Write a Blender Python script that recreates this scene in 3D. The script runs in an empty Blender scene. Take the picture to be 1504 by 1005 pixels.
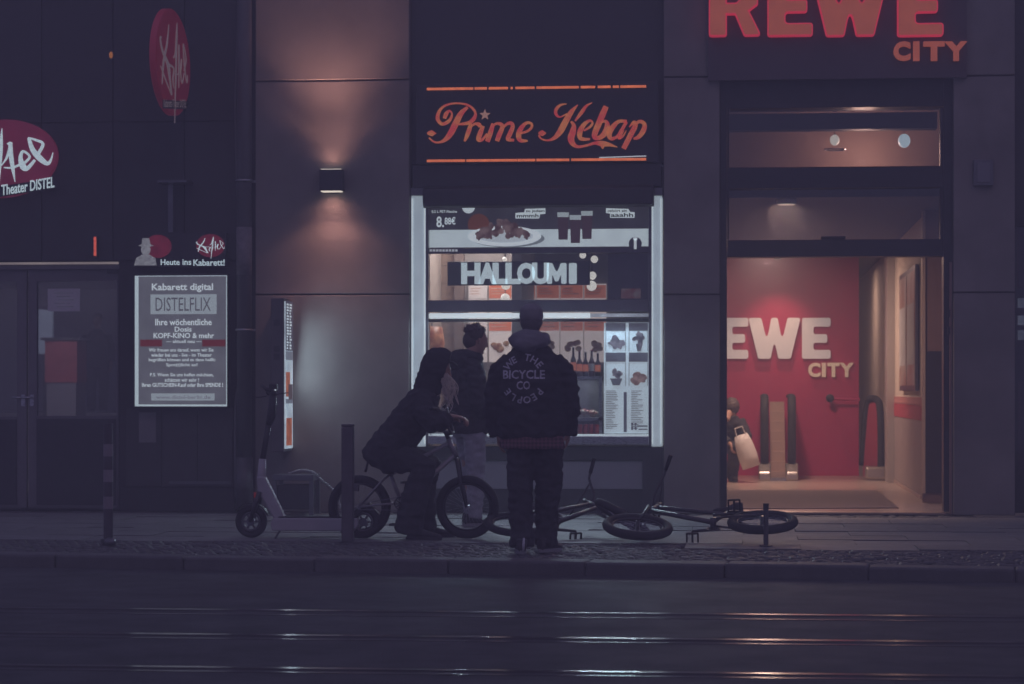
import bpy, bmesh, math, random
from mathutils import Vector, Matrix, noise
from mathutils.bvhtree import BVHTree
random.seed(7)
rad = math.radians
scene = bpy.context.scene
COL = scene.collection

# ------------------------------------------------------------------ camera
F, CX, HY, W, H = 3551.0, 752.0, 574.0, 1504.0, 1005.0      # focal length and horizon in photograph pixels
YAW = rad(5.6)
CAM = Vector((0.0, -24.0, 1.22))
cd = bpy.data.cameras.new('camera')
cam = bpy.data.objects.new('camera', cd); COL.objects.link(cam)
cd.sensor_width = 36.0; cd.lens = 36.0 * F / W
cd.shift_y = (HY - H / 2) / W
cd.clip_start = 0.1; cd.clip_end = 400
cd.dof.use_dof = True; cd.dof.focus_distance = 20.0; cd.dof.aperture_fstop = 4.0
cam.location = CAM; cam.rotation_euler = (rad(90), 0, YAW)
scene.camera = cam

# ------------------------------------------------------------------ sky, weak warm sun standing in for unseen street lamps, exposure
world = bpy.data.worlds.new('World'); scene.world = world; world.use_nodes = True
wn = world.node_tree.nodes; wl = world.node_tree.links
bg = wn['Background']
sky = wn.new('ShaderNodeTexSky'); sky.sky_type = 'NISHITA'; sky.sun_disc = False
sky.sun_elevation = rad(-4); sky.sun_rotation = rad(200)
mx = wn.new('ShaderNodeMixRGB'); mx.blend_type = 'MIX'; mx.inputs[0].default_value = 0.97
wl.new(sky.outputs[0], mx.inputs[1]); mx.inputs[2].default_value = (0.55, 0.525, 1.06, 1)
wl.new(mx.outputs[0], bg.inputs[0]); bg.inputs[1].default_value = 0.272
sd = bpy.data.lights.new('sun', 'SUN'); sd.energy = 0.09; sd.angle = rad(25); sd.color = (1.0, 0.46, 0.36)
sun = bpy.data.objects.new('sun', sd); COL.objects.link(sun); sun.rotation_euler = (rad(52), 0, rad(20))
scene.view_settings.view_transform = 'Standard'; scene.view_settings.look = 'None'
scene.view_settings.exposure = 0.0; scene.view_settings.gamma = 1.0
scene.render.engine = 'CYCLES'
cy = scene.cycles
cy.use_denoising = True; cy.max_bounces = 6; cy.diffuse_bounces = 3; cy.glossy_bounces = 3
cy.transmission_bounces = 4; cy.transparent_max_bounces = 12; cy.volume_bounces = 0
cy.sample_clamp_indirect = 3.0; cy.caustics_reflective = False; cy.caustics_refractive = False

# ------------------------------------------------------------------ photograph pixel -> place
FWD = Vector((-math.sin(YAW), math.cos(YAW), 0)); RGT = Vector((math.cos(YAW), math.sin(YAW), 0))
def ray(px, py): return RGT * ((px - CX) / F) + FWD + Vector((0, 0, (HY - py) / F))
def pt(px, py, Y=0.0):
    d = ray(px, py); return CAM + d * ((Y - CAM.y) / d.y)
def gpt(px, py, z=0.0):
    d = ray(px, py); return CAM + d * ((z - CAM.z) / d.z)
def fx(px, Y=0.0): return pt(px, HY, Y).x
def fz(py, px=800, Y=0.0): return pt(px, py, Y).z
def R(p0, p1, q0, q1, Y=0.0):
    m = (p0 + p1) / 2
    return fx(p0, Y), fx(p1, Y), fz(q1, m, Y), fz(q0, m, Y)

# ------------------------------------------------------------------ materials
MATS = {}
def mat(name, col=(.5, .5, .5), rough=.6, metal=0., emit=None, es=0., var=0., scale=8., bump=0., bscale=60., spec=.5, objvar=0., streak=None):
    if name in MATS: return MATS[name]
    m = bpy.data.materials.new(name); m.use_nodes = True; MATS[name] = m
    n = m.node_tree.nodes; l = m.node_tree.links; b = n['Principled BSDF']
    c = (*col[:3], 1)
    b.inputs['Base Color'].default_value = c; b.inputs['Roughness'].default_value = rough
    b.inputs['Metallic'].default_value = metal; b.inputs['Specular IOR Level'].default_value = spec
    tc = n.new('ShaderNodeTexCoord')
    if var or objvar:
        mr = n.new('ShaderNodeHueSaturation'); mr.inputs['Color'].default_value = c
        val = None
        if var:
            nz = n.new('ShaderNodeTexNoise'); nz.inputs['Scale'].default_value = scale; nz.inputs['Detail'].default_value = 6; nz.inputs['Roughness'].default_value = .65
            if streak:
                mp = n.new('ShaderNodeMapping'); mp.inputs['Scale'].default_value = streak
                l.new(tc.outputs['Object'], mp.inputs[0]); l.new(mp.outputs[0], nz.inputs['Vector'])
            else: l.new(tc.outputs['Object'], nz.inputs['Vector'])
            ma = n.new('ShaderNodeMapRange'); ma.inputs[1].default_value = .25; ma.inputs[2].default_value = .75
            ma.inputs[3].default_value = 1 - var; ma.inputs[4].default_value = 1 + var
            l.new(nz.outputs['Fac'], ma.inputs[0]); val = ma.outputs[0]
            rr = n.new('ShaderNodeMapRange'); rr.inputs[3].default_value = min(1, rough * 1.25); rr.inputs[4].default_value = rough * .75
            l.new(nz.outputs['Fac'], rr.inputs[0]); l.new(rr.outputs[0], b.inputs['Roughness'])
        if objvar:
            oi = n.new('ShaderNodeObjectInfo'); mo = n.new('ShaderNodeMapRange')
            mo.inputs[3].default_value = 1 - objvar; mo.inputs[4].default_value = 1 + objvar
            l.new(oi.outputs['Random'], mo.inputs[0])
            if val:
                mm = n.new('ShaderNodeMath'); mm.operation = 'MULTIPLY'; l.new(val, mm.inputs[0]); l.new(mo.outputs[0], mm.inputs[1]); val = mm.outputs[0]
            else: val = mo.outputs[0]
        l.new(val, mr.inputs['Value']); l.new(mr.outputs[0], b.inputs['Base Color'])
    if bump:
        nb = n.new('ShaderNodeTexNoise'); nb.inputs['Scale'].default_value = bscale; nb.inputs['Detail'].default_value = 5
        l.new(tc.outputs['Object'], nb.inputs['Vector'])
        bp = n.new('ShaderNodeBump'); bp.inputs['Strength'].default_value = bump; bp.inputs['Distance'].default_value = .01
        l.new(nb.outputs['Fac'], bp.inputs['Height']); l.new(bp.outputs[0], b.inputs['Normal'])
    if emit:
        b.inputs['Emission Color'].default_value = (*emit, 1); b.inputs['Emission Strength'].default_value = es
    return m
def glow(name, col, es=1., var=0., scale=30.):
    es *= 1.15
    m = mat(name, (.6 * col[0], .6 * col[1], .6 * col[2]), .5, emit=col, es=es)
    if var and not m.get('v'):
        m['v'] = 1
        n = m.node_tree.nodes; l = m.node_tree.links; b = n['Principled BSDF']
        tc = n.new('ShaderNodeTexCoord'); nz = n.new('ShaderNodeTexNoise'); nz.inputs['Scale'].default_value = scale; nz.inputs['Detail'].default_value = 4
        l.new(tc.outputs['Object'], nz.inputs['Vector'])
        ma = n.new('ShaderNodeMapRange'); ma.inputs[1].default_value = .3; ma.inputs[2].default_value = .7
        ma.inputs[3].default_value = es * (1 - var); ma.inputs[4].default_value = es * (1 + var)
        l.new(nz.outputs['Fac'], ma.inputs[0]); l.new(ma.outputs[0], b.inputs['Emission Strength'])
    return m
def two_tone(name, c1, c2, es, scale):
    m = mat(name, c1, .4, emit=c1, es=es)
    n = m.node_tree.nodes; l = m.node_tree.links; b = n['Principled BSDF']
    tc = n.new('ShaderNodeTexCoord'); nz = n.new('ShaderNodeTexNoise'); nz.inputs['Scale'].default_value = scale; nz.inputs['Detail'].default_value = 3
    cr = n.new('ShaderNodeValToRGB'); cr.color_ramp.elements[0].position = .38; cr.color_ramp.elements[1].position = .62
    cr.color_ramp.elements[0].color = (*c1, 1); cr.color_ramp.elements[1].color = (*c2, 1)
    l.new(tc.outputs['Object'], nz.inputs['Vector']); l.new(nz.outputs['Fac'], cr.inputs[0])
    l.new(cr.outputs[0], b.inputs['Emission Color']); l.new(cr.outputs[0], b.inputs['Base Color'])
    return m
def glass(name, tint=(1, 1, 1), refl=.08, rough=.02):
    if name in MATS: return MATS[name]
    m = bpy.data.materials.new(name); m.use_nodes = True; MATS[name] = m
    n = m.node_tree.nodes; l = m.node_tree.links; n.remove(n['Principled BSDF'])
    t = n.new('ShaderNodeBsdfTransparent'); t.inputs[0].default_value = (*tint, 1)
    g = n.new('ShaderNodeBsdfGlossy'); g.inputs['Roughness'].default_value = rough
    x = n.new('ShaderNodeMixShader')
    lw = n.new('ShaderNodeFresnel'); lw.inputs[0].default_value = 1.45
    ma = n.new('ShaderNodeMath'); ma.operation = 'ADD'; ma.inputs[1].default_value = refl - .04
    l.new(lw.outputs[0], ma.inputs[0]); l.new(ma.outputs[0], x.inputs[0]); l.new(t.outputs[0], x.inputs[1]); l.new(g.outputs[0], x.inputs[2])
    l.new(x.outputs[0], n['Material Output'].inputs[0]); return m

M_STONE = mat('limestone', (.225, .205, .19), .75, var=.32, scale=1.3, bump=.2, bscale=90, objvar=.07)
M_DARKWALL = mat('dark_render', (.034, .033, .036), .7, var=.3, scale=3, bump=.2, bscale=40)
M_BLACKMET = mat('black_metal', (.035, .034, .038), .42, var=.3, scale=12)
M_GREYMET = mat('grey_metal', (.16, .16, .175), .38, metal=.6, var=.2, scale=10)
M_ALU = mat('aluminium', (.42, .43, .45), .35, metal=.8, var=.12, scale=14)
M_STEEL = mat('brushed_steel', (.5, .5, .52), .28, metal=1., var=.15, scale=20, streak=(1, 1, 12))
M_RUBBER = mat('rubber', (.022, .021, .023), .75, var=.3, scale=30)
M_BLACKPLASTIC = mat('black_plastic', (.028, .027, .03), .5)
M_WHITEPL = mat('white_plastic', (.7, .7, .7), .45)
M_PAPER = mat('paper', (.62, .62, .63), .8, var=.06, scale=10)
M_RED = mat('red_paint', (.46, .022, .10), .55, var=.08, scale=2)
M_CREAM = mat('cream_wall', (.62, .54, .46), .7, var=.08, scale=3)
M_GLASS = glass('window_glass', (.93, .94, .95), .07)
M_DGLASS = glass('dark_glass', (.62, .62, .68), .06)
M_WOOD = mat('wood_plank', (.30, .21, .16), .55, var=.3, scale=9, streak=(1, 1, 14), objvar=.15)
M_JAMBGLOW = glow('led_panel', (.76, .92, 1.0), .29, var=.14, scale=3)  # metal side jambs glow by themselves, in place of light falling on them

def round_poly(pts, rads, seg=5):
    out = []; n = len(pts)
    for i in range(n):
        p = Vector(pts[i]); a = Vector(pts[i - 1]) - p; b = Vector(pts[(i + 1) % n]) - p
        r_ = rads[i] if isinstance(rads, (list, tuple)) else rads
        da, db = a.normalized(), b.normalized(); ang = da.angle(db)
        t = min(r_ / math.tan(ang / 2), a.length * .45, b.length * .45)
        p0, p2 = p + da * t, p + db * t
        for k in range(seg + 1):
            u = k / seg; out.append(p0 * (1 - u) ** 2 + p * (2 * u * (1 - u)) + p2 * u * u)
    return out
BLOCK = {'E': [[(0, 0), (1, 0), (1, .215), (.40, .215), (.40, .39), (.88, .39), (.88, .60), (.40, .60), (.40, .785), (1, .785), (1, 1), (0, 1)]],
         'M': [[(0, 0), (.27, 0), (.27, .5), (.42, .12), (.58, .12), (.73, .5), (.73, 0), (1, 0), (1, 1), (.72, 1), (.5, .52), (.28, 1), (0, 1)]], 'I': [[(0, 0), (1, 0), (1, 1), (0, 1)]],
         'W': [[(.0, 1), (.25, 1), (.355, .42), (.44, 1), (.56, 1), (.645, .42), (.75, 1), (1, 1), (.81, 0), (.575, 0), (.50, .45), (.425, 0), (.19, 0)]],
         'R': [[(0, 0), (.36, 0), (.36, 1), (0, 1)], [(.30, .42), (.52, .36), (.70, 0), (1.05, 0), (.80, .42), (.62, .52)],
               [(.2, 1), (.70, 1), (.98, .88), (.98, .52), (.72, .36), (.2, .36), (.2, .55), (.55, .55), (.62, .62), (.62, .75), (.55, .82), (.2, .82)]]}
def block_letter(mb, ch, p0, p1, q0, q1, Y0, Y1, rad_=.055, grow=0.):
    x0, x1, z0, z1 = R(p0, p1, q0, q1, Y0); w, h = x1 - x0, z1 - z0
    for k, poly in enumerate(BLOCK[ch]):
        P = [(x0 + x * w, z0 + z * h) for x, z in poly]
        A = sum(P[i][0] * P[(i + 1) % len(P)][1] - P[(i + 1) % len(P)][0] * P[i][1] for i in range(len(P)))
        if A < 0: P = P[::-1]
        rp = round_poly(P, rad_ * h)
        if grow:
            n = len(rp); g = []
            for i in range(n):
                t = rp[(i + 1) % n] - rp[i - 1]; t = t.normalized() if t.length > 1e-9 else Vector((1, 0)); g.append(rp[i] + Vector((t.y, -t.x)) * grow)
            rp = g
        mb.prism([(v.x, v.y) for v in rp], Y0 - .0012 * k, Y1)
    return mb
# ------------------------------------------------------------------ mesh helper
class MB:
    def __init__(s, M=None): s.v = []; s.f = []; s.M = M; s.smooth = False
    def add(s, vs, fs):
        o = len(s.v)
        s.v += [(s.M @ Vector(p) if s.M is not None else Vector(p)) for p in vs]
        s.f += [[o + i for i in f] for f in fs]; return s
    def box(s, x0, x1, y0, y1, z0, z1):
        return s.add([(x0, y0, z0), (x1, y0, z0), (x1, y1, z0), (x0, y1, z0), (x0, y0, z1), (x1, y0, z1), (x1, y1, z1), (x0, y1, z1)],
                     [(0, 3, 2, 1), (4, 5, 6, 7), (0, 1, 5, 4), (1, 2, 6, 5), (2, 3, 7, 6), (3, 0, 4, 7)])
    def pbox(s, p0, p1, q0, q1, Y0, Y1):                    # facade rectangle in photo pixels, measured at its front plane
        x0, x1, z0, z1 = R(p0, p1, q0, q1, Y0); return s.box(x0, x1, Y0, Y1, z0, z1)
    def ring(s, c, u, w, n, ru, rw=None):
        rw = ru if rw is None else rw
        return [c + u * (ru * math.cos(2 * math.pi * i / n)) + w * (rw * math.sin(2 * math.pi * i / n)) for i in range(n)]
    def rings(s, rs, cap=True, closed=False):
        n = len(rs[0]); vs = [p for r in rs for p in r]; fs = []
        k = len(rs)
        for a in range(k if closed else k - 1):
            b = (a + 1) % k
            for i in range(n):
                j = (i + 1) % n; fs.append((a * n + i, a * n + j, b * n + j, b * n + i))
        if cap and not closed:
            fs.append(tuple(range(n - 1, -1, -1))); fs.append(tuple((k - 1) * n + i for i in range(n)))
        return s.add(vs, fs)
    def tube(s, pts, r, n=10, ref=None, flat=1.0, round_ends=False):
        pts = [Vector(p) for p in pts]; k = len(pts)
        rr = list(r) if isinstance(r, (list, tuple)) else [r] * k
        rs = []; u = None
        for i, p in enumerate(pts):
            t = (pts[min(i + 1, k - 1)] - pts[max(i - 1, 0)])
            t = t.normalized() if t.length > 1e-9 else Vector((0, 0, 1))
            if u is None:
                a = Vector(ref) if ref else (Vector((0, 1, 0)) if abs(t.y) < .9 else Vector((1, 0, 0)))
            else: a = u
            u = a - t * a.dot(t)
            if u.length < 1e-6: u = t.orthogonal()
            u.normalize(); w = t.cross(u)
            if round_ends and i == 0:
                for q in (0.15, .5, .8): rs.append(s.ring(p - t * (rr[0] * math.sqrt(1 - q * q) * .9), u, w, n, rr[0] * q, rr[0] * q * flat))
            rs.append(s.ring(p, u, w, n, rr[i], rr[i] * flat))
            if round_ends and i == k - 1:
                for q in (.8, .5, .15): rs.append(s.ring(p + t * (rr[-1] * math.sqrt(1 - q * q) * .9), u, w, n, rr[-1] * q, rr[-1] * q * flat))
        return s.rings(rs)
    def loft(s, secs, n=20, side=(1, 0, 0), fwd=(0, 1, 0)):   # secs: (centre, r_side, r_fwd)
        sd_, fw = Vector(side), Vector(fwd)
        return s.rings([s.ring(Vector(c), sd_, fw, n, a, b) for c, a, b in secs])
    def ell(s, c, rx, ry, rz, n=16, m=10, rot=None):
        c = Vector(c); rs = []
        for j in range(m + 1):
            a = -math.pi / 2 + math.pi * j / m; k = max(math.cos(a), .02)
            ring = []
            for i in range(n):
                v = Vector((rx * k * math.cos(2 * math.pi * i / n), ry * k * math.sin(2 * math.pi * i / n), rz * math.sin(a)))
                if rot: v = rot @ v
                ring.append(c + v)
            rs.append(ring)
        return s.rings(rs)
    def torus(s, c, axis, Rm, r, n=36, m=8, rw=None):
        c = Vector(c); ax = Vector(axis).normalized(); u = ax.orthogonal().normalized(); w = ax.cross(u); rs = []
        for i in range(n):
            a = 2 * math.pi * i / n; d = u * math.cos(a) + w * math.sin(a)
            rs.append(s.ring(c + d * Rm, d, ax, m, r, rw))
        return s.rings(rs, closed=True)
    def cyl(s, a, b, r, n=12, r2=None): return s.tube([a, b], [r, r if r2 is None else r2], n)
    def prism(s, poly, Y0, Y1, hole=None):                  # poly: (x, z) counter-clockwise seen from -Y
        n = len(poly)
        vs = [(x, Y0, z) for x, z in poly] + [(x, Y1, z) for x, z in poly]
        fs = [tuple(range(n)), tuple(range(2 * n - 1, n - 1, -1))] + [(i, i + n, (i + 1) % n + n, (i + 1) % n) for i in range(n)]
        return s.add(vs, fs)
    def ppoly(s, pts, Y0, Y1):
        q = [pt(a, b, Y0) for a, b in pts]; poly = [(p.x, p.z) for p in q]
        A = sum(poly[i][0] * poly[(i + 1) % len(poly)][1] - poly[(i + 1) % len(poly)][0] * poly[i][1] for i in range(len(poly)))
        return s.prism(poly if A > 0 else poly[::-1], Y0, Y1)
    def pell(s, cx, cy_, rx, ry, Y0, Y1, n=28, rot=0):
        ca, sa = math.cos(rot), math.sin(rot)
        return s.ppoly([(cx + rx * math.cos(t) * ca - ry * math.sin(t) * sa, cy_ + rx * math.cos(t) * sa + ry * math.sin(t) * ca) for t in [2 * math.pi * i / n for i in range(n)]], Y0, Y1)
    def mesh(s, name, smooth=False):
        me = bpy.data.meshes.new(name); me.from_pydata([tuple(p) for p in s.v], [], s.f); me.validate(); me.update()
        bm = bmesh.new(); bm.from_mesh(me); bmesh.ops.recalc_face_normals(bm, faces=bm.faces); bm.to_mesh(me); bm.free()
        if smooth: me.polygons.foreach_set('use_smooth', [True] * len(me.polygons))
        return me
    def build(s, name, m, parent=None, smooth=False, bevel=0):
        o = bpy.data.objects.new(name, s.mesh(name, smooth)); COL.objects.link(o)
        o.data.materials.append(m); setp(o, parent)
        if bevel:
            b = o.modifiers.new('b', 'BEVEL'); b.width = bevel; b.segments = 2; b.limit_method = 'ANGLE'
        return o
LOCAL = set()
def setp(o, parent):
    if parent is None: return
    o.parent = parent
    if parent.name not in LOCAL:
        o.matrix_parent_inverse = parent.get('_w') and Matrix.Translation(-Vector(parent['_w'])) or Matrix()
def tag(o, label=None, cat=None, group=None, kind=None):
    if label: o['label'] = label
    if cat: o['category'] = cat
    if group: o['group'] = group
    if kind: o['kind'] = kind
    return o
def thing(name, loc, label, cat, group=None, local=False, mtx=None):
    o = bpy.data.objects.new(name, None); COL.objects.link(o); o.empty_display_size = .1
    if mtx is not None: o.matrix_basis = mtx
    else: o.location = loc
    if local: LOCAL.add(o.name)
    elif mtx is None: o['_w'] = tuple(loc)
    return tag(o, label, cat, group)
def structure(name, mb, m, smooth=False, parent=None, bevel=0):
    o = mb.build(name, m, parent, smooth, bevel)
    if parent is None: o['kind'] = 'structure'
    return o

def text_mesh(body, bold=0., shear=0., extrude=0., bevel=0., res=3, space=1.):
    cu = bpy.data.curves.new('t', 'FONT'); cu.body = body; cu.offset = bold; cu.shear = shear; cu.extrude = extrude
    cu.bevel_depth = bevel; cu.bevel_resolution = 1; cu.resolution_u = res; cu.space_character = space
    o = bpy.data.objects.new('t', cu); COL.objects.link(o)
    dg = bpy.context.evaluated_depsgraph_get(); me = bpy.data.meshes.new_from_object(o.evaluated_get(dg))
    bpy.data.objects.remove(o); bpy.data.curves.remove(cu)
    vs = [v.co.copy() for v in me.vertices]; fs = [list(p.vertices) for p in me.polygons]
    bpy.data.meshes.remove(me); return vs, fs
def text(mb, body, p0, p1, q0, q1, Y, bold=0., shear=0., extrude=.002, bevel=0., rot=0., res=3, space=1.):
    vs, fs = text_mesh(body, bold, shear, 1.0 if extrude else 0, bevel, res, space)
    xs = [v.x for v in vs]; ys = [v.y for v in vs]; zs = [v.z for v in vs]
    x0, x1, z0, z1 = R(p0, p1, q0, q1, Y)
    sx = (x1 - x0) / (max(xs) - min(xs)); sz = (z1 - z0) / (max(ys) - min(ys)); zm = max(zs) or 1
    c = Vector(((x0 + x1) / 2, (z0 + z1) / 2)); out = []
    for v in vs:
        a = Vector((x0 + (v.x - min(xs)) * sx, z0 + (v.y - min(ys)) * sz))
        if rot:
            d = a - c; a = c + Vector((d.x * math.cos(rot) - d.y * math.sin(rot), d.x * math.sin(rot) + d.y * math.cos(rot)))
        out.append((a.x, Y - extrude * v.z / zm, a.y))
    return mb.add(out, fs)
def catmull(pts, k=6):
    out = []
    P = [pts[0]] + list(pts) + [pts[-1]]
    for i in range(1, len(P) - 2):
        a, b, c, d = [Vector(q) for q in (P[i - 1], P[i], P[i + 1], P[i + 2])]
        for j in range(k):
            t = j / k
            out.append(.5 * ((2 * b) + (c - a) * t + (2 * a - 5 * b + 4 * c - d) * t * t + (3 * b - a - 3 * c + d) * t ** 3))
    out.append(Vector(pts[-1])); return out
def stroke(mb, pts, tf, depth, k=6):            # pen stroke (x, y, width) as a solid ribbon; tf maps (x, y) to a 3-D point, depth is the extrusion vector
    q = catmull(pts, k); n = len(q); L = []; Rr = []
    for i, p in enumerate(q):
        t = q[min(i + 1, n - 1)] - q[max(i - 1, 0)]; t = Vector((t.x, t.y))
        if t.length < 1e-6: t = Vector((1, 0))
        t.normalize(); nn = Vector((-t.y, t.x)) * max(p.z, 1.) * .5
        L.append(tf(p.x + nn.x, p.y + nn.y)); Rr.append(tf(p.x - nn.x, p.y - nn.y))
    vs = L + Rr + [v + depth for v in L] + [v + depth for v in Rr]; fs = []
    for i in range(n - 1):
        fs += [(i, i + 1, n + i + 1, n + i), (2 * n + i, 3 * n + i, 3 * n + i + 1, 2 * n + i + 1),
               (i, 2 * n + i, 2 * n + i + 1, i + 1), (n + i, n + i + 1, 3 * n + i + 1, 3 * n + i)]
    fs += [(0, n, 3 * n, 2 * n), (n - 1, 3 * n - 1, 4 * n - 1, 2 * n - 1)]
    return mb.add(vs, fs)
def lamp(name, kind, loc, energy, color, target=None, **kw):
    d = bpy.data.lights.new(name, kind); d.energy = energy; d.color = color
    for k_, v_ in kw.items(): setattr(d, k_, v_)
    o = bpy.data.objects.new(name, d); COL.objects.link(o); o.location = loc
    if target is not None: o.rotation_euler = (Vector(target) - Vector(loc)).to_track_quat('-Z', 'Y').to_euler()
    return o

# ================================================================== GROUND
M_ASPH = mat('asphalt', (.05, .05, .053), .7, var=.5, scale=2.6, bump=.9, bscale=90)
M_SLAB = mat('granite_slab', (.16, .157, .157), .62, var=.22, scale=3.5, bump=.3, bscale=70, objvar=.13)
M_COB = mat('cobble', (.085, .082, .085), .6, var=.35, scale=9, bump=.4, bscale=60)
M_KERB = mat('kerb_granite', (.11, .108, .108), .65, var=.25, scale=6, bump=.35, bscale=60, objvar=.1)
structure('road', MB().box(-30, 26, -29, 26, -.30, -.10), M_ASPH)
K1, K2 = gpt(250, 817), gpt(1504, 835)
kd = (K2 - K1).normalized(); kn = Vector((-kd.y, kd.x, 0))
S1 = gpt(250, 795)
strip_w = (S1 - K1).dot(kn)
def onk(a, b): return K1 + kd * a + kn * b
bed = MB()
a0, a1 = onk(-20, .02), onk(22, .02)
bed.add([(a0.x, a0.y, -.099), (a1.x, a1.y, -.099), (a1.x, 25, -.099), (a0.x, 25, -.099), (a0.x, a0.y, -.035), (a1.x, a1.y, -.035), (a1.x, 25, -.035), (a0.x, 25, -.035)],
        [(0, 3, 2, 1), (4, 5, 6, 7), (0, 1, 5, 4), (1, 2, 6, 5), (2, 3, 7, 6), (3, 0, 4, 7)])
pavement = structure('pavement', bed, mat('bedding', (.09, .087, .086), .9, var=.3, scale=10))
kerb = structure('kerb', MB().add([tuple(onk(-20, .025)) [:2] + (-.098,), tuple(onk(22, .025))[:2] + (-.098,), tuple(onk(22, .27))[:2] + (-.098,), tuple(onk(-20, .27))[:2] + (-.098,),
         tuple(onk(-20, .025))[:2] + (-.034,), tuple(onk(22, .025))[:2] + (-.034,), tuple(onk(22, .27))[:2] + (-.034,), tuple(onk(-20, .27))[:2] + (-.034,)],
         [(0, 3, 2, 1), (4, 5, 6, 7), (0, 1, 5, 4), (1, 2, 6, 5), (2, 3, 7, 6), (3, 0, 4, 7)]), mat('bedding2', (.05, .048, .047), .9))
kang = math.atan2(kd.y, kd.x)
ks = MB().box(-.498, .498, 0, .29, -.18, 0).mesh('kerb_stone')
ks.materials.append(M_KERB)
for i in range(-3, 14):
    o = bpy.data.objects.new('kerb_stone', ks); COL.objects.link(o); o.parent = kerb
    p = onk(i + .5 + .1, random.uniform(-.006, .006)); o.location = (p.x, p.y, random.uniform(-.006, .006)); o.rotation_euler = (random.uniform(-.008, .008), 0, kang)
    b = o.modifiers.new('b', 'BEVEL'); b.width = .018; b.segments = 2
sl = MB().box(-.4478, .4478, -.2978, .2978, -.034, 0).mesh('slab'); sl.materials.append(M_SLAB)
SL = []
for r_ in range(14):
    y = -.46 - .3 - r_ * .6
    for i in range(-1, 17):
        x = -8.6 + i * .9 + (.45 if r_ % 2 else 0)
        c = Vector((x, y, 0))
        if (c - onk(0, strip_w)).dot(kn) < .24: continue
        if x > 6.2: continue
        SL.append((x, y))
        o = bpy.data.objects.new('slab', sl); COL.objects.link(o); o.parent = pavement
        o.location = (x, y, random.uniform(-.005, .004)); o.rotation_euler = (random.uniform(-.006, .006), random.uniform(-.005, .005), random.uniform(-.004, .004))
cob = MB()
nx, ny = 15.5 / .085, max(4, (strip_w + .7) / .085)
for j in range(int(ny)):
    for i in range(int(nx)):
        c = onk(-3.0 + (i + (.5 if j % 2 else 0)) * .085 + random.uniform(-.01, .01), .33 + j * .085 + random.uniform(-.01, .01))
        if c.y > onk(0, strip_w).y - 1.2 and any(abs(c.x - q[0]) < .49 and abs(c.y - q[1]) < .34 for q in SL if abs(c.y - q[1]) < .4): continue
        s_ = random.uniform(.033, .041); h_ = random.uniform(-.014, .004); an = random.uniform(-.3, .3) + kang
        ux, uy = math.cos(an), math.sin(an); vs = []
        for (zz, k_) in ((-.036, 1.), (h_ - .012, 1.), (h_, .62)):
            for (dx, dy) in ((-1, -1), (1, -1), (1, 1), (-1, 1)):
                q = s_ * k_ * random.uniform(.88, 1.1); vs.append((c.x + (dx * ux - dy * uy) * q, c.y + (dx * uy + dy * ux) * q, zz))
        cob.add(vs, [(0, 1, 5, 4), (1, 2, 6, 5), (2, 3, 7, 6), (3, 0, 4, 7), (4, 5, 9, 8), (5, 6, 10, 9), (6, 7, 11, 10), (7, 4, 8, 11), (8, 9, 10, 11)])
o = cob.build('cobbles', M_COB, pavement); o['kind'] = 'stuff'
# narrow mosaic strip along the house fronts
cob = MB()
for j in range(5):
    for i in range(190):
        x = -8.6 + i * .08 + (.04 if j % 2 else 0) + random.uniform(-.01, .01); y = -.42 + j * .08 + random.uniform(-.01, .01)
        s_ = random.uniform(.031, .038); h_ = random.uniform(-.012, .003)
        vs = []
        for (zz, k_) in ((-.036, 1.), (h_ - .01, 1.), (h_, .62)):
            for (dx, dy) in ((-1, -1), (1, -1), (1, 1), (-1, 1)): vs.append((x + dx * s_ * k_ * random.uniform(.85, 1.1), y + dy * s_ * k_, zz))
        cob.add(vs, [(0, 1, 5, 4), (1, 2, 6, 5), (2, 3, 7, 6), (3, 0, 4, 7), (4, 5, 9, 8), (5, 6, 10, 9), (6, 7, 11, 10), (7, 4, 8, 11), (8, 9, 10, 11)])
o = cob.build('mosaic_cobbles', M_COB, pavement); o['kind'] = 'stuff'
road = bpy.data.objects['road']
M_RAIL = mat('rail_steel', (.5, .49, .49), .15, metal=1.)
for q, wd in ((900, .07), (906, .02), (937, .065), (942, .02), (986, .045), (991, .02)):
    c = gpt(900, q, -.09); 
    o = MB().box(-12, 12, c.y - wd / 2, c.y + wd / 2, -.101, -.091 - (.004 if wd < .03 else 0)).build('rail', M_RAIL, road)

# ================================================================== STONE BUILDING (piers clad in large panels)
TOP = 7.6
bld = thing('stone_building', (fx(760), .4, 0), 'limestone clad building front holding the kebab kiosk and the supermarket entrance', 'building')
def panels(p0, p1, qs, Yf=-.035, parent=bld, m=M_STONE, gap=.008):
    x0, x1 = fx(p0), fx(p1); mid = (p0 + p1) / 2
    zs = [TOP] + [fz(q, mid) for q in qs] + [0.0]
    for a, b in zip(zs[:-1], zs[1:]):
        MB().box(x0 + gap, x1 - gap, Yf, 0, b + (gap if b > 0 else 0.004), a - gap).build('stone_panel', m, parent, bevel=.006)
core = MB()
for p0, p1 in ((375, 603), (974, 1058), (1399, 1491)):
    core.box(fx(p0), fx(p1), 0.002, .45, 0, TOP)
core.build('pier', mat('joint', (.09, .085, .08), .9), bld)
panels(375, 603, (119, 433))
panels(974, 1058, (114, 433))
panels(1399, 1491, (112, 430))
MB().box(fx(1491) + .002, fx(2700), .12, .6, fz(330, 1500), TOP).build('lintel', M_DARKWALL, bld)
MB().box(fx(603) + .002, fx(974) - .002, .06, .45, fz(239), TOP).build('fascia_panel', mat('fascia_dark', (.05, .048, .052), .6, var=.15, scale=2), bld)
MB().box(fx(1058) + .002, fx(1399) - .002, .10, .5, fz(155, 1230), TOP).build('fascia_panel', MATS['fascia_dark'], bld)
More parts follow.
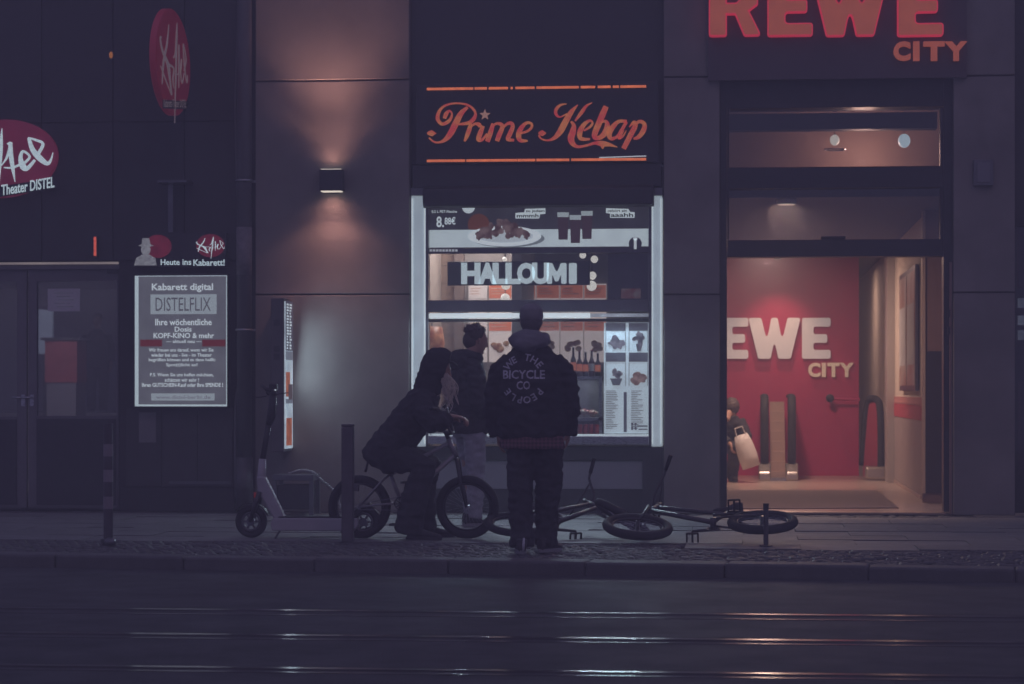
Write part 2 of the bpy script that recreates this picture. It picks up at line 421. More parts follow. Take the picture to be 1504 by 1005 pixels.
# neighbouring shop window at the right edge of the picture
nb = thing('shop_window', (fx(1600), .25, 0), 'dim shop window with red panel beyond the last stone pier', 'window')
MB().box(fx(1492), fx(2700), .5, .56, 0, fz(330, 1500)).build('back_panel', M_DARKWALL, nb)
MB().pbox(1495, 2650, 300, 420, .40, .46).build('red_panel', mat('dull_red', (.22, .05, .06), .6), nb)
for q in (436, 462, 484):
    MB().pbox(1496, 2650, q, q + 14, .36, .44).build('shelf_light', glow('shelf_glow', (.6, .7, .8), .16, .4, 12), nb)
MB().pbox(1497, 2650, 560, 700, .40, .46).build('red_panel', MATS['dull_red'], nb)
MB().box(fx(1492), fx(2700), .22, .23, .1, fz(300, 1500)).build('pane', M_DGLASS, nb)

# wall lamp: warm up-and-down light
wlp = thing('wall_lamp', pt(485, 283, -.04), 'black box wall lamp throwing warm light up and down the stone pier', 'lamp')
x0, x1, z0, z1 = R(469, 502, 249, 280, -.20)
MB().box(x0, x1, -.20, -.04, z0, z0 + .012).box(x0, x1, -.20, -.04, z1 - .012, z1).box(x0, x0 + .01, -.20, -.04, z0 + .012, z1 - .012).box(x1 - .01, x1, -.20, -.04, z0 + .012, z1 - .012).box(x0 + .01, x1 - .01, -.20, -.188, z0 + .012, z1 - .012).build('housing', M_BLACKMET, wlp)
MB().box(x0 + .012, x1 - .012, -.192, -.06, z0 - .008, z0 - .001).build('lens', glow('lamp_lens', (1., .88, .74), .8), wlp)
MB().box(x0 + .012, x1 - .012, -.192, -.06, z1 + .001, z1 + .006).build('lens', MATS['lamp_lens'], wlp)
MB().box(x0 + .05, x1 - .05, -.04, -.03, z0 - .02, z1 + .02).build('back_plate', M_BLACKMET, wlp)
lx = (x0 + x1) / 2
WARM = (1., .49, .40)
for sg, zz, es_ in ((1, z1 + .03, (4, 20, 270)), (-1, z0 - .03, (5, 26, 55))):
    for (d_, size_, wide, e_) in ((.5, 140, 1.0, es_[0]), (.75, 36, 4.6, es_[1]), (1.9, 17, 5.6, es_[2])):
        o = lamp('wall_lamp_beam', 'SPOT', (lx, -.19, zz), e_, WARM, None, spot_size=rad(size_), spot_blend=1., shadow_soft_size=.05)
        o.rotation_euler = (rad(90) + sg * (rad(90) - math.atan2(.19, d_)), 0, 0); o.scale = (wide, 1, 1)
# small control box on the right pier
cb = thing('wall_box', pt(1444, 272, -.035), 'small grey intercom box high on the right stone pier', 'control box')
MB().pbox(1430, 1459, 234, 273, -.10, -.035).build('housing', M_GREYMET, cb, bevel=.008)
MB().pbox(1435, 1454, 239, 268, -.112, -.101).build('cover', mat('box_cover', (.2, .2, .22), .5), cb, bevel=.004)

# ================================================================== KEBAB KIOSK
ki = thing('kebab_kiosk', (fx(788), .4, 0), 'lit kebab kiosk with bright side frames and serving counter', 'kiosk')
Y0 = .02
MB().pbox(604, 625, 288, 656, -.02, .30).build('side_light', M_JAMBGLOW, ki, bevel=.006)
MB().pbox(957, 972, 288, 656, -.02, .30).build('side_light', M_JAMBGLOW, ki, bevel=.006)
EDGE = glow('edge_led', (.82, .95, 1.), .50)  # bright edge lines of the jambs put in as thin glowing strips
for p0, p1 in ((604.4, 606.6), (622.6, 624.8), (957.4, 959), (970, 971.8)):
    MB().pbox(p0, p1, 292, 652, -.028, -.0205).build('edge_light', EDGE, ki)
for p0, p1 in ((603.5, 624), (957.5, 973)):
    MB().pbox(p0, p1, 276, 287, -.05, .28).build('frame_cap', M_GREYMET, ki, bevel=.005)
MB().pbox(625.4, 628.6, 300, 656, -.03, .12).build('frame_post', M_GREYMET, ki)
MB().pbox(953, 956.6, 300, 656, -.03, .12).build('frame_post', M_GREYMET, ki)
MB().pbox(606, 971, 241, 275, -.06, .4).build('shutter_fascia', M_BLACKMET, ki, bevel=.01)
sh = MB(); x0, x1, z0, z1 = R(622, 958, 272, 305, -.22)
sh.tube([(x0, -.09, (z0 + z1) / 2 + .01), (x1, -.09, (z0 + z1) / 2 + .01)], (z1 - z0) / 2, 14).build('shutter_roller', M_BLACKMET, ki, smooth=True)
MB().box(x0, x1, -.21, -.02, z0 + .02, z1 - .03).build('shutter_box', M_BLACKMET, ki, bevel=.02)
for x in (x0, x1): MB().cyl((x - .012, -.1, (z0 + z1) / 2), (x + .012, -.1, (z0 + z1) / 2), .10, 16).build('end_cap', M_BLACKPLASTIC, ki)
MB().pbox(629, 952.6, 364, 372, .03, .10).build('transom_bar', M_GREYMET, ki)
MB().pbox(629, 952.6, 440.5, 458, .0, .16).build('beam', mat('beam_grey', (.17, .17, .19), .5, var=.12, scale=6), ki, bevel=.006)
MB().pbox(630, 866, 460, 467.5, .02, .10).build('strip_light', glow('strip_led', (.82, .95, 1.), .64), ki, bevel=.008)
MB().pbox(867, 952, 460.6, 465.4, .03, .10).build('strip_light', glow('strip_led_dim', (.8, .9, 1.), .2, .5, 6), ki)
MB().pbox(629, 952.6, 468.4, 472.5, .01, .12).build('transom_bar', M_BLACKMET, ki)
MB().pbox(628.8, 952.8, 641, 653, -.10, .55).build('counter', M_STEEL, ki, bevel=.006)
MB().pbox(629, 952.6, 637.6, 640.6, .02, .06).build('counter_light', glow('counter_led', (.8, .94, 1.), .4), ki)
MB().pbox(606, 972, 656.5, 676, .0, .4).build('lower_rail', M_BLACKMET, ki)
MB().pbox(604, 944, 677, 718, .03, .4).build('front_panel', mat('front_grey', (.30, .31, .33), .5, var=.1, scale=3), ki, bevel=.004)
MB().box(fx(604), fx(944), .04, .4, 0, fz(718.6)).build('plinth', M_BLACKMET, ki)
MB().box(fx(944.5), fx(973.5), -.02, .4, 0, fz(657)).build('corner_post', M_BLACKMET, ki)
# the room behind
xr0, xr1 = fx(604) + .02, fx(973) - .02
zc_ = fz(240); YB = 2.0
MB().box(xr0, xr1, YB, YB + .1, .02, zc_).build('back_wall', mat('kiosk_back', (.28, .25, .23), .6, var=.1, scale=4), ki)
MB().box(xr0 - .01, xr0 + .03, .41, YB, .02, zc_).build('inner_wall', mat('kiosk_side', (.45, .38, .33), .6), ki)
MB().box(xr1 - .03, xr1 + .01, .41, YB, .02, zc_).build('inner_wall', MATS['kiosk_side'], ki)
MB().box(xr0, xr1, .41, YB, zc_ - .1, zc_).build('inner_ceiling', MATS['kiosk_side'], ki)
MB().box(xr0, xr1, .56, YB, .02, .10).build('inner_floor', M_DARKWALL, ki)
for i in range(9):                                           # plank lining left of the menu
    z = 1.05 + i * .19
    MB().box(fx(600, YB) , fx(668, YB), YB - .025, YB - .002, z + .004, z + .186).build('plank', M_WOOD, ki)
MB().box(fx(669, YB), fx(683, YB), YB - .12, YB - .002, .5, zc_ - .1).build('inner_post', mat('post_brown', (.2, .15, .13), .5), ki)
# menu boards on the back wall
YM = YB - .05
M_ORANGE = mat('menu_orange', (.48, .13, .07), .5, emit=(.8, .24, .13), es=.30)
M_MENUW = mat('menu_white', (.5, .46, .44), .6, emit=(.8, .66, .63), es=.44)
for i, (p0, p1) in enumerate(((688, 716), (718, 752), (753, 787), (788, 822), (823, 857), (858, 891))):
    mbd = thing('menu_board', pt((p0 + p1) / 2, 530, YM), ['pale menu board leftmost on the kiosk back wall', 'orange headed menu board second from the left in the kiosk', 'orange headed menu board third from the left in the kiosk', 'orange headed menu board fourth from the left, behind the cap wearer', 'orange headed menu board fifth from the left in the kiosk', 'orange headed menu board rightmost on the kiosk back wall'][i], 'menu board', 'menu boards on the kiosk back wall')
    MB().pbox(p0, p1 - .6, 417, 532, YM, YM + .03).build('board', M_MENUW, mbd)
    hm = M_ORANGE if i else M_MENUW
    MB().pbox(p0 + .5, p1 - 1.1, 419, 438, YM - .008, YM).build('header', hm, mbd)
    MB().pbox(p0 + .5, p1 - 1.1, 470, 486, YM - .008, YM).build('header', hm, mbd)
    t = MB()
    for q in (423, 427, 431, 474, 479):
        w_ = random.uniform(.4, .75) * (p1 - p0); t.pbox(p0 + 3, p0 + 3 + w_, q, q + 1.4, YM - .011, YM - .0085)
    t.build('print_line', mat('menu_print', (.6, .4, .33), .6), mbd)
    if i:
        fm = MB()
        for k in range(7): fm.ell(pt(random.uniform(p0 + 6, p1 - 7), random.uniform(503, 515), YM - .01), .035, .006, .03, 8, 5)
        fm.build('food_picture', two_tone('food%d' % i, (.22, .07, .04), (.35, .22, .12), .08, 25), mbd, smooth=True)
# soft light lamps seen through the upper pane (round pendants)
for k, (a, b, r_) in enumerate(((741, 381, 3.6), (856, 375, 5), (873, 381, 5.5), (870, 405, 6), (869, 420, 7.5), (743, 419, 7), (742, 438, 7))):
    pd = thing('globe_lamp', pt(a, b, 1.1), ['small round lamp above the glowing halloumi letters', 'topmost round lamp right of the halloumi sign', 'round lamp by the right end of the upper kiosk pane', 'round lamp right beside the halloumi sign box', 'larger round lamp below the right end of the halloumi sign', 'round lamp hanging just under the halloumi letters', 'lowest round lamp low in the upper kiosk pane'][k], 'lamp', 'round lamps inside the kiosk')
    c = pt(a, b, 1.1); MB().ell(c, r_ / 142, r_ / 142, r_ / 142, 14, 10).build('globe', glow('globe', (1., .95, .88), .62), pd, smooth=True)
    MB().cyl(c + Vector((0, 0, r_ / 142)), (c.x, c.y, zc_ - .1), .004, 6).build('cord', M_BLACKPLASTIC, pd)
# glowing halloumi sign
hs = thing('neon_sign', pt(761, 419, .45), 'white glowing HALLOUMI letters on a black box behind the upper pane', 'sign')
MB().pbox(657, 866, 384, 419, .45, .52).build('backing', mat('sign_black', (.04, .04, .045), .5), hs, bevel=.006)
for i, (c, a, b) in enumerate((('H', 679, 704), ('A', 704, 728), ('L', 725, 744), ('L', 744, 763), ('O', 761, 785), ('U', 783, 805), ('M', 804, 831), ('I', 836.5, 846))):
    if c in 'MI':
        block_letter(MB(), c, a - 1, b + 1, 386.5, 417, .428, .44, .08).build('letter', glow('white_neon', (.80, .95, 1.), .64), hs); continue
    text(MB(), c, a - 1.5, b + 1.5, 386, 417.5, .44, bold=(.03 if c == 'M' else .055), extrude=.012).build('letter', glow('white_neon', (.80, .95, 1.), .52), hs)
MB().pbox(893, 952, 373, 440, .12, .16).build('side_blind', mat('blind_grey', (.12, .12, .14), .6), ki)
MB().pbox(912, 941, 424, 438.5, .10, .118).build('sticker', two_tone('sticker_mix', (.35, .06, .05), (.45, .36, .3), .12, 9), ki)
MB().box(fx(628.8), fx(952.8), .035, .041, fz(440), fz(372.5)).build('pane', M_GLASS, ki)
MB().box(fx(628.8), fx(886), .045, .051, fz(637), fz(473)).build('pane', M_GLASS, ki)
tt = MB()
for k in range(9): tt.pbox(631 + k * 4.7, 634.4 + k * 4.7, 366.4, 369.6, .024, .029)
tt.build('payment_icon', glow('icon_white', (.8, .85, .9), .3), ki)
# backlit food advert
ad = thing('food_advert', pt(790, 364, .08), 'wide backlit advert with a plate of food, three glasses and a price', 'advert')
MB().pbox(629, 952.6, 300, 363.6, .08, .14).build('panel', glow('ad_dark', (.10, .10, .135), .2, .3, 4), ad)
MB().pbox(629.3, 952.3, 337, 362.8, .074, .0795).build('table_print', glow('ad_white', (.74, .88, .93), .43, .06, 8), ad)
MB().pell(703, 330, 16, 16, .077, .0796).build('glow_print', glow('ad_warm', (.35, .12, .08), .18), ad)
MB().pell(746, 350.5, 54, 13, .0738, .0739).build('plate_shadow_print', glow('ad_shadow', (.3, .36, .4), .3), ad)
MB().pell(741, 347, 54, 15, .068, .0735).build('plate_print', glow('ad_plate', (.8, .9, .95), .50), ad)
MB().pell(741, 346.5, 42, 10, .064, .0675).build('plate_rim_print', glow('ad_plate2', (.66, .76, .82), .42), ad)
fd = MB()
for k in range(80):
    u = random.uniform(-1, 1); a = 738 + 36 * u; b = 347 - random.uniform(0, 21) * (1 - u * u * .9)
    fd.pell(a, b, random.uniform(3, 8), random.uniform(2, 4.5), .050 + k * .00012, .0600 + k * .00004, 9, random.uniform(0, 3))
fd.build('food_print', two_tone('ad_food', (.07, .035, .04), (.19, .13, .13), .6, 14), ad)
for k, (a, b, t_) in enumerate(((827, 352, 312), (845, 357, 316), (862, 351, 310))):
    g = MB().ppoly([(a - 8, t_), (a + 8, t_), (a + 6.6, b), (a - 6.6, b)], .06 - k * .003, .0725)
    g.build('glass_print', glow('ad_cola', (.05, .03, .045), .6), ad)
    MB().ppoly([(a - 8.6, t_), (a + 8.6, t_), (a + 8.2, t_ + 7), (a - 8.2, t_ + 7)], .058 - k * .003, .0595 - k * .003).build('foam_print', glow('ad_foam', (.6, .7, .75), .36), ad)
MB().pell(933, 358, 9.6, 9.6, .020, .0285).build('badge', glow('badge_dark', (.03, .03, .05), .5), ad)
MB().pbox(931, 935, 351, 366, .016, .0195).pell(933, 351, 3.4, 2.4, .016, .0195, 12).build('badge_mark', glow('badge_white', (.8, .9, .95), .42), ad)
PW = glow('print_white', (.78, .90, .96), .48); PD = mat('print_dark', (.03, .03, .045), .7)
t = MB(); text(t, '0,5 L PET-Flasche', 634, 671, 309, 313.4, .0785, .01, extrude=.002); text(t, '8.', 641, 652, 318, 334, .0785, .02, extrude=.002); text(t, '88€', 653, 669, 319, 330, .0785, .02, extrude=.002)
t.build('price_lettering', PW, ad)
MB().pell(688, 304, 9.5, 9.5, .074, .0795).build('round_print', PW, ad)
MB().ppoly([(757, 313), (770, 312), (771, 307), (801, 306), (801, 314), (793, 315), (792, 321), (757, 321)], .074, .0795).build('bubble', PW, ad)
t = MB(); text(t, 'zu jedem', 772, 800, 308, 313, .073, .02, extrude=.002); text(t, 'mmmh', 759, 791, 314, 319.6, .073, .02, extrude=.002); t.build('bubble_lettering', PD, ad)
MB().ppoly([(890, 306), (923, 307), (925, 311), (932, 312), (932, 320), (896, 320), (896, 314), (890, 313)], .074, .0795).build('bubble', PW, ad)
t = MB(); text(t, 'gehört ein', 892, 921, 308, 312.5, .073, .02, extrude=.002); text(t, 'aaahh', 897, 930, 313, 318.8, .073, .02, extrude=.002); t.build('bubble_lettering', PD, ad)
# white menu sheets at the right of the counter
ms = thing('menu_sheet', pt(920, 640, .06), 'white lit menu sheet with food pictures right of the serving window', 'menu')
MB().pbox(887, 952.4, 474, 637, .06, .09).build('sheet', glow('sheet_white', (.66, .79, .86), .40, .08, 5), ms)
SG = mat('sheet_grey', (.07, .07, .09), .6, emit=(.2, .2, .28), es=.22)
for (p0, p1) in ((889.5, 919), (923.5, 951.6)):
    for q in (474.5, 518): MB().pbox(p0, p1, q, q + (11.5 if q < 500 else 13.5), .055, .0595).build('header', SG, ms)
fdm = two_tone('sheet_food', (.05, .045, .06), (.17, .15, .18), .5, 22)
def blob(cx_, cy2, rx, ry, n=12, seed=1):
    rr = random.Random(seed); b = MB()
    for k in range(n):
        a = rr.uniform(0, 6.28); r_ = rr.uniform(0, .75)
        b.pell(cx_ + rx * r_ * math.cos(a), cy2 + ry * r_ * math.sin(a), rx * rr.uniform(.25, .5), ry * rr.uniform(.25, .5), .052 + k * .0002, .0594, 10, rr.uniform(0, 3))
    return b
blob(905, 503, 14, 9, 14, 1).build('food_picture', fdm, ms)
blob(938, 497, 8, 10, 12, 2).build('food_picture', fdm, ms)
MB().ppoly([(934, 505), (944, 505), (941, 516), (936, 516)], .054, .0594).build('food_picture', fdm, ms)
blob(905, 549, 10, 6, 12, 3).build('food_picture', fdm, ms)
MB().ppoly([(896, 556), (914, 556), (910, 566), (900, 566)], .054, .0594).build('food_picture', SG, ms)
blob(938, 556, 13, 9, 16, 4).build('food_picture', two_tone('sheet_food2', (.12, .07, .07), (.24, .16, .15), .6, 20), ms)
t = MB()
rr = random.Random(5)
for p0 in (890, 927):
    q = 574
    while q < 630:
        t.pbox(p0, p0 + rr.uniform(8, 18), q, q + .9, .0565, .0594); q += 2.6
for (p0, p1) in ((889.5, 919), (923.5, 951.6)):
    for q in (477, 481.5, 521, 526): t.pbox(p0 + 2, p0 + rr.uniform(12, 19), q, q + 1.5, .051, .0545)
for (p0, p1) in ((889.5, 919), (923.5, 951.6)):
    for a, b in ((487, 516), (532.5, 567)):
        for x_ in (p0, p1 - .7): t.pbox(x_, x_ + .7, a, b, .0565, .0594)
for p0 in (927, 932): 
    for q in (621, 627): t.pbox(p0, p0 + 3, q, q + 4.5, .0565, .0594)
t.pbox(936, 951, 625, 627, .0565, .0594).pbox(938, 951, 630, 631.5, .0565, .0594)
t.build('print_line', SG, ms)
MB().pbox(916, 920.5, 576, 635, .055, .0594).build('price_column', SG, ms)
# serving counter contents
cz = fz(640.8) 
def on_counter(px, Y): return Vector((fx(px, Y), Y, fz(641, 790, -.10)))
lab_b = ['tall slim bottle leftmost on the kiosk shelf', 'second bottle from the left on the kiosk shelf', 'middle dark bottle on the kiosk shelf', 'dark bottle with a white label on the kiosk shelf', 'rightmost dark bottle on the kiosk shelf']
zs_ = fz(553, 860, .5)
dc = thing('display_case', on_counter(850, .5), 'steel and glass cooling case of salads at the right end of the counter', 'display case')
xa, xb = fx(826, .32), fx(884, .32); zb0 = fz(641, 790, -.10)
MB().box(xa, xb, .32, .9, zs_ - .03, zs_).build('top', M_STEEL, dc, bevel=.005)
MB().box(xa, xb, .32, .9, zb0 + .15, zb0 + .18).build('shelf', M_STEEL, dc)
for x in (xa, xb - .03): MB().box(x, x + .03, .32, .36, zb0 + .001, zs_ - .03).build('corner_post', M_STEEL, dc)
MB().box(xa, xb, .86, .9, zb0 + .001, zs_ - .03).build('back_panel', M_GREYMET, dc)
MB().box(xa + .032, xb - .032, .33, .335, zb0 + .19, zs_ - .035).build('pane', M_GLASS, dc)
MB().box(xa + .03, xb - .03, .34, .8, zb0 + .001, zb0 + .07).build('tray', M_WHITEPL, dc)
lamp('case_light', 'AREA', ((xa + xb) / 2, .45, zs_ - .04), 2.2, (.9, .95, 1.), ((xa + xb) / 2, .5, 0), shape='RECTANGLE', size=.3, size_y=.1)  # added fill lamp, brightens the inside of the case
sal = MB()
for k in range(40): sal.ell((random.uniform(xa + .05, xb - .06), random.uniform(.40, .7), zb0 + .20 + random.uniform(0, .05)), .03, .03, .02, 7, 5)
sal.build('salad', two_tone('salad_mix', (.4, .05, .06), (.5, .5, .42), .06, 14), dc, smooth=True)
for i in range(5):
    px = (842, 851, 860, 869, 878)[i]; c = Vector((fx(px, .55), .55, zs_ + .001))
    h_ = (.30, .26, .25, .27, .24)[i]; r_ = .028
    bt = thing('bottle', c, lab_b[i], 'bottle', 'bottles on top of the cooling case')
    MB().tube([c, c + Vector((0, 0, .01)), c + Vector((0, 0, h_ * .55)), c + Vector((0, 0, h_ * .7)), c + Vector((0, 0, h_ * .97))], [r_ * .9, r_, r_, r_ * .42, r_ * .38], 14).build('body', mat('bottle%d' % (i % 2), ((.05, .045, .05), (.10, .03, .03))[i % 2], .2), bt, smooth=True)
    MB().cyl(c + Vector((0, 0, h_ * .971)), c + Vector((0, 0, h_)), r_ * .45, 12).build('cap', M_RED if i % 2 else M_WHITEPL, bt)
    MB().tube([c + Vector((0, 0, h_ * .2)), c + Vector((0, 0, h_ * .48))], r_ * 1.03, 14).build('label_band', (M_WHITEPL if i == 3 else MATS['menu_orange']), bt)
lab_c = ['first', 'second', 'third', 'fourth', 'fifth', 'sixth']
for i in range(6):
    c = Vector((fx(836 + i * 8, .30) + .0, .28, zb0 + .001))
    cn = thing('drink_can', c, 'red drink can under the salad case, %s from the left' % lab_c[i], 'can', 'red cans in a row on the counter')
    MB().tube([c, c + Vector((0, 0, .008)), c + Vector((0, 0, .105)), c + Vector((0, 0, .115))], [.024, .028, .028, .023], 12).build('body', mat('can_red', (.5, .03, .04), .3, metal=.4), cn, smooth=True)
    MB().cyl(c + Vector((0, 0, .1155)), c + Vector((0, 0, .118)), .022, 12).build('lid', M_STEEL, cn)
# glass tray with flat breads at the left end of the counter
fc = thing('food_tray', on_counter(655, .3), 'glass fronted tray of flat breads at the left end of the counter', 'food tray')
xa, xb = fx(634, .25), fx(712, .25)
MB().box(xa, xb, .25, .6, zb0 + .001, zb0 + .03).build('tray', M_STEEL, fc)
MB().box(xa, xb, .24, .246, zb0 + .001, zb0 + .20).build('pane', M_GLASS, fc)
br = MB()
for k in range(12): br.ell((random.uniform(xa + .08, xb - .08), random.uniform(.33, .5), zb0 + .05 + .012 * (k % 4)), .08, .08, .014, 12, 6)
br.build('flat_bread', mat('bread', (.5, .4, .3), .8, var=.3, scale=20), fc, smooth=True)
sp = thing('kebab_spit', (fx(634, 1.0), 1.0, zb0 - .2), 'glowing kebab spit at the left edge of the serving window', 'kebab spit')
c = Vector((fx(634, 1.0), 1.0, 0))
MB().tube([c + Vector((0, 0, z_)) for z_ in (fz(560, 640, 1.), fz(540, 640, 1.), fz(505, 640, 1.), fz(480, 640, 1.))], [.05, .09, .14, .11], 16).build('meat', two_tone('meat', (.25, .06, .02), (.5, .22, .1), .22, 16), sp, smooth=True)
MB().cyl(c + Vector((0, 0, zb0 - .2)), c + Vector((0, 0, fz(474, 640, 1.))), .012, 8).build('skewer', M_STEEL, sp)
MB().box(c.x - .2, c.x - .16, .95, 1.2, fz(560, 640, 1.), fz(478, 640, 1.)).build('heater', glow('heater', (1., .28, .08), .9), sp)
ch = MB()
for k in range(16): ch.torus(pt(632.5 + .5 * (k % 2) + 1.4 * math.sin(k * 1.1), 614 + k * 2.1, -.03), (1, k % 2, .3), .011, .003, 10, 5)
o = ch.build('bead_chain', mat('chain_white', (.75, .78, .8), .3, metal=.4), None, smooth=True); tag(o, 'small white chain hanging by the left end of the counter', 'chain')
# light in the room
kx = (xr0 + xr1) / 2
lamp('kiosk_ceiling_light', 'AREA', (kx, 1.2, zc_ - .12), 95, (1.0, .92, .9), (kx, 1.2, 0), shape='RECTANGLE', size=2.0, size_y=.5)
lamp('kiosk_counter_light', 'AREA', (kx, -.05, fz(463)), 42, (.62, .84, 1.), (kx, -2.2, 0), shape='RECTANGLE', size=2.1, size_y=.06)
# sign above the kiosk
ks_ = thing('kebab_sign', pt(788, 241, -.02), 'black sign with glowing red orange script reading Prime Kebap', 'sign')
MB().pbox(611, 967, 121, 240, -.10, .056).build('board', mat('signboard', (.035, .034, .04), .4, var=.15, scale=3), ks_, bevel=.01)
M_SCRIPT = two_tone('script_glow', (.58, .06, .06), (.62, .20, .07), .52, 9)
YS = -.106
def tfA(x, y): return pt(620 + x / 8.356, 120 + y / 8.356, YS)
def tfB(x, y): return pt(780 + x / 8.356, 120 + y / 8.356, YS)
DV = Vector((0, -.012, 0))
LET = [(tfA, [[(85, 690, 20), (150, 742, 22), (230, 742, 28), (300, 700, 55), (360, 620, 75), (420, 500, 76), (480, 390, 62), (560, 315, 30)],
              [(275, 455, 40), (295, 400, 50), (335, 360, 26), (365, 390, 20), (355, 450, 32), (310, 500, 42), (240, 520, 40), (192, 460, 48), (205, 380, 40), (260, 310, 28), (350, 275, 22), (450, 268, 20), (550, 285, 25), (620, 330, 30), (655, 390, 30), (640, 450, 45), (590, 500, 45), (520, 518, 36), (450, 525, 22)],
              [(125, 600, 12), (120, 635, 118), (125, 670, 12)]]),
       (tfA, [[(520, 735, 20), (550, 670, 48), (585, 570, 52), (602, 500, 26)], [(590, 560, 18), (650, 520, 30), (700, 530, 52), (706, 562, 30)]]),
       (tfA, [[(750, 545, 40), (712, 640, 62), (692, 712, 52), (740, 712, 34), (800, 640, 26)]]),
       (tfA, [[(872, 515, 42), (842, 620, 60), (800, 738, 56)], [(845, 590, 20), (900, 522, 26), (960, 522, 44), (985, 560, 52), (945, 660, 60), (920, 732, 52)], [(960, 610, 20), (1030, 530, 30), (1090, 512, 44), (1112, 555, 50), (1075, 650, 56), (1052, 708, 46), (1130, 720, 30)]]),
       (tfA, [[(1205, 635, 24), (1290, 610, 30), (1345, 560, 30), (1338, 515, 32), (1280, 510, 36), (1218, 570, 55), (1185, 650, 66), (1205, 720, 52), (1295, 728, 22)]]),
       (tfB, [[(95, 660, 25), (130, 705, 20), (210, 722, 22), (290, 690, 45), (360, 610, 75), (420, 500, 76), (490, 380, 58), (575, 285, 8)], [(440, 275, 6), (360, 290, 28), (305, 350, 40), (312, 410, 35), (360, 435, 18), (440, 395, 14)],
              [(750, 260, 8), (680, 300, 30), (620, 380, 45), (540, 485, 20)], [(490, 490, 26), (525, 540, 50), (512, 620, 76), (490, 700, 80), (518, 768, 60), (580, 800, 34), (680, 785, 28), (780, 757, 36), (870, 762, 66), (960, 775, 44), (1062, 806, 5)], [(878, 790, 60), (878, 828, 8)], [(140, 600, 12), (138, 635, 100), (142, 668, 12)]]),
       (tfB, [[(648, 604, 20), (720, 560, 30), (755, 510, 25), (720, 480, 30), (650, 530, 52), (600, 620, 66), (612, 700, 50), (725, 708, 24)]]),
       (tfB, [[(922, 305, 64), (880, 400, 75), (830, 520, 75), (782, 640, 70), (785, 692, 50), (840, 690, 55), (900, 640, 70), (935, 550, 65), (918, 490, 40), (850, 500, 20)]]),
       (tfB, [[(1175, 490, 40), (1080, 490, 40), (1010, 550, 60), (960, 640, 65), (982, 700, 48), (1050, 680, 34), (1110, 600, 40), (1170, 495, 40)], [(1120, 590, 55), (1078, 685, 52), (1130, 668, 22), (1168, 600, 10)]]),
       (tfB, [[(1205, 560, 14), (1262, 500, 40), (1278, 545, 60), (1220, 660, 65), (1135, 825, 60)], [(1262, 550, 25), (1330, 490, 40), (1390, 522, 50), (1380, 600, 62), (1320, 680, 50), (1258, 702, 24)]])]
for tf, sts in LET:
    b = MB()
    for k, s_ in enumerate(sts): stroke(b, s_, tf, DV * (1 + .07 * k))
    b.build('letter', M_SCRIPT, ks_)
b = MB(); sp_ = [(770 + (70 if i % 2 == 0 else 30) * math.sin(math.pi * i / 5), 408 - (70 if i % 2 == 0 else 30) * math.cos(math.pi * i / 5)) for i in range(10)]
b.ppoly([(620 + x / 8.356, 120 + y / 8.356) for x, y in sp_], YS - .012, YS); b.build('star', glow('star_glow', (.62, .33, .26), .34), ks_)
M_TUBE = glow('neon_orange', (1., .24, .10), .52, .22, 14)
def neon(segs, qa, qb):
    for a, b in segs:
        q0, q1 = qa + (qb - qa) * (a - 627) / 322, qa + (qb - qa) * (b - 627) / 322
        MB().tube([pt(a, q0, -.12), pt(b, q1, -.12)], .0125, 8).build('neon_tube', M_TUBE, ks_, smooth=True)
neon(((627, 695), (697, 715), (718, 746), (750, 753), (757, 785), (788, 850), (853, 874), (878, 897), (900, 909), (911, 949)), 131, 127)
neon(((627, 683), (685, 759), (760, 786), (788, 836), (839, 949)), 236.5, 234)
MB().tube([pt(880, 231.6, -.125), pt(949, 229.3, -.125)], .006, 6).build('neon_tube', glow('tube_white', (.8, .9, .95), .4), ks_)

# ================================================================== SUPERMARKET ENTRANCE
en = thing('supermarket_entrance', (fx(1228), .2, 0), 'dark framed supermarket entrance with two transom panes over an open doorway', 'entrance')
Yf = .06
MB().pbox(1058.5, 1067.5, 120, 752, Yf, .30).build('frame_post', M_BLACKMET, en)
MB().pbox(1386, 1398, 120, 752, Yf, .30).build('frame_post', M_BLACKMET, en)
MB().box(fx(1395), fx(1398.6), .02, .059, 0.01, fz(385, 1396)).build('door_jamb', mat('jamb_brown', (.32, .2, .17), .5), en)
MB().pbox(1068, 1385.6, 118, 158, Yf, .28).build('frame_head', M_BLACKMET, en)
MB().pbox(1068, 1385.6, 245, 276, Yf, .28).build('transom_bar', M_BLACKMET, en)
MB().pbox(1068, 1385.6, 352, 377, Yf, .28).build('transom_bar', M_BLACKMET, en)
MB().pbox(1206, 1242, 347, 351.6, .03, .10).build('door_sensor', M_BLACKPLASTIC, en, bevel=.008)
MB().pbox(1068.2, 1071, 158.4, 352, .07, .2).build('mullion', M_BLACKMET, en)
MB().pbox(1381, 1385.4, 158.4, 352, .07, .2).build('mullion', M_BLACKMET, en)
for q0, q1 in ((158.6, 244.6), (276.4, 351.6)): MB().pbox(1071.2, 1380.8, q0, q1, .15, .156).build('pane', M_GLASS, en)
for q in (455, 480): MB().pbox(1392, 1395.5, q, q + 11, -.0, .05).build('door_switch', M_BLACKPLASTIC, en)
MB().box(fx(1067), fx(1390), .02, .30, .003, .02).build('threshold', mat('brass_sill', (.45, .33, .24), .4, metal=.5), en)
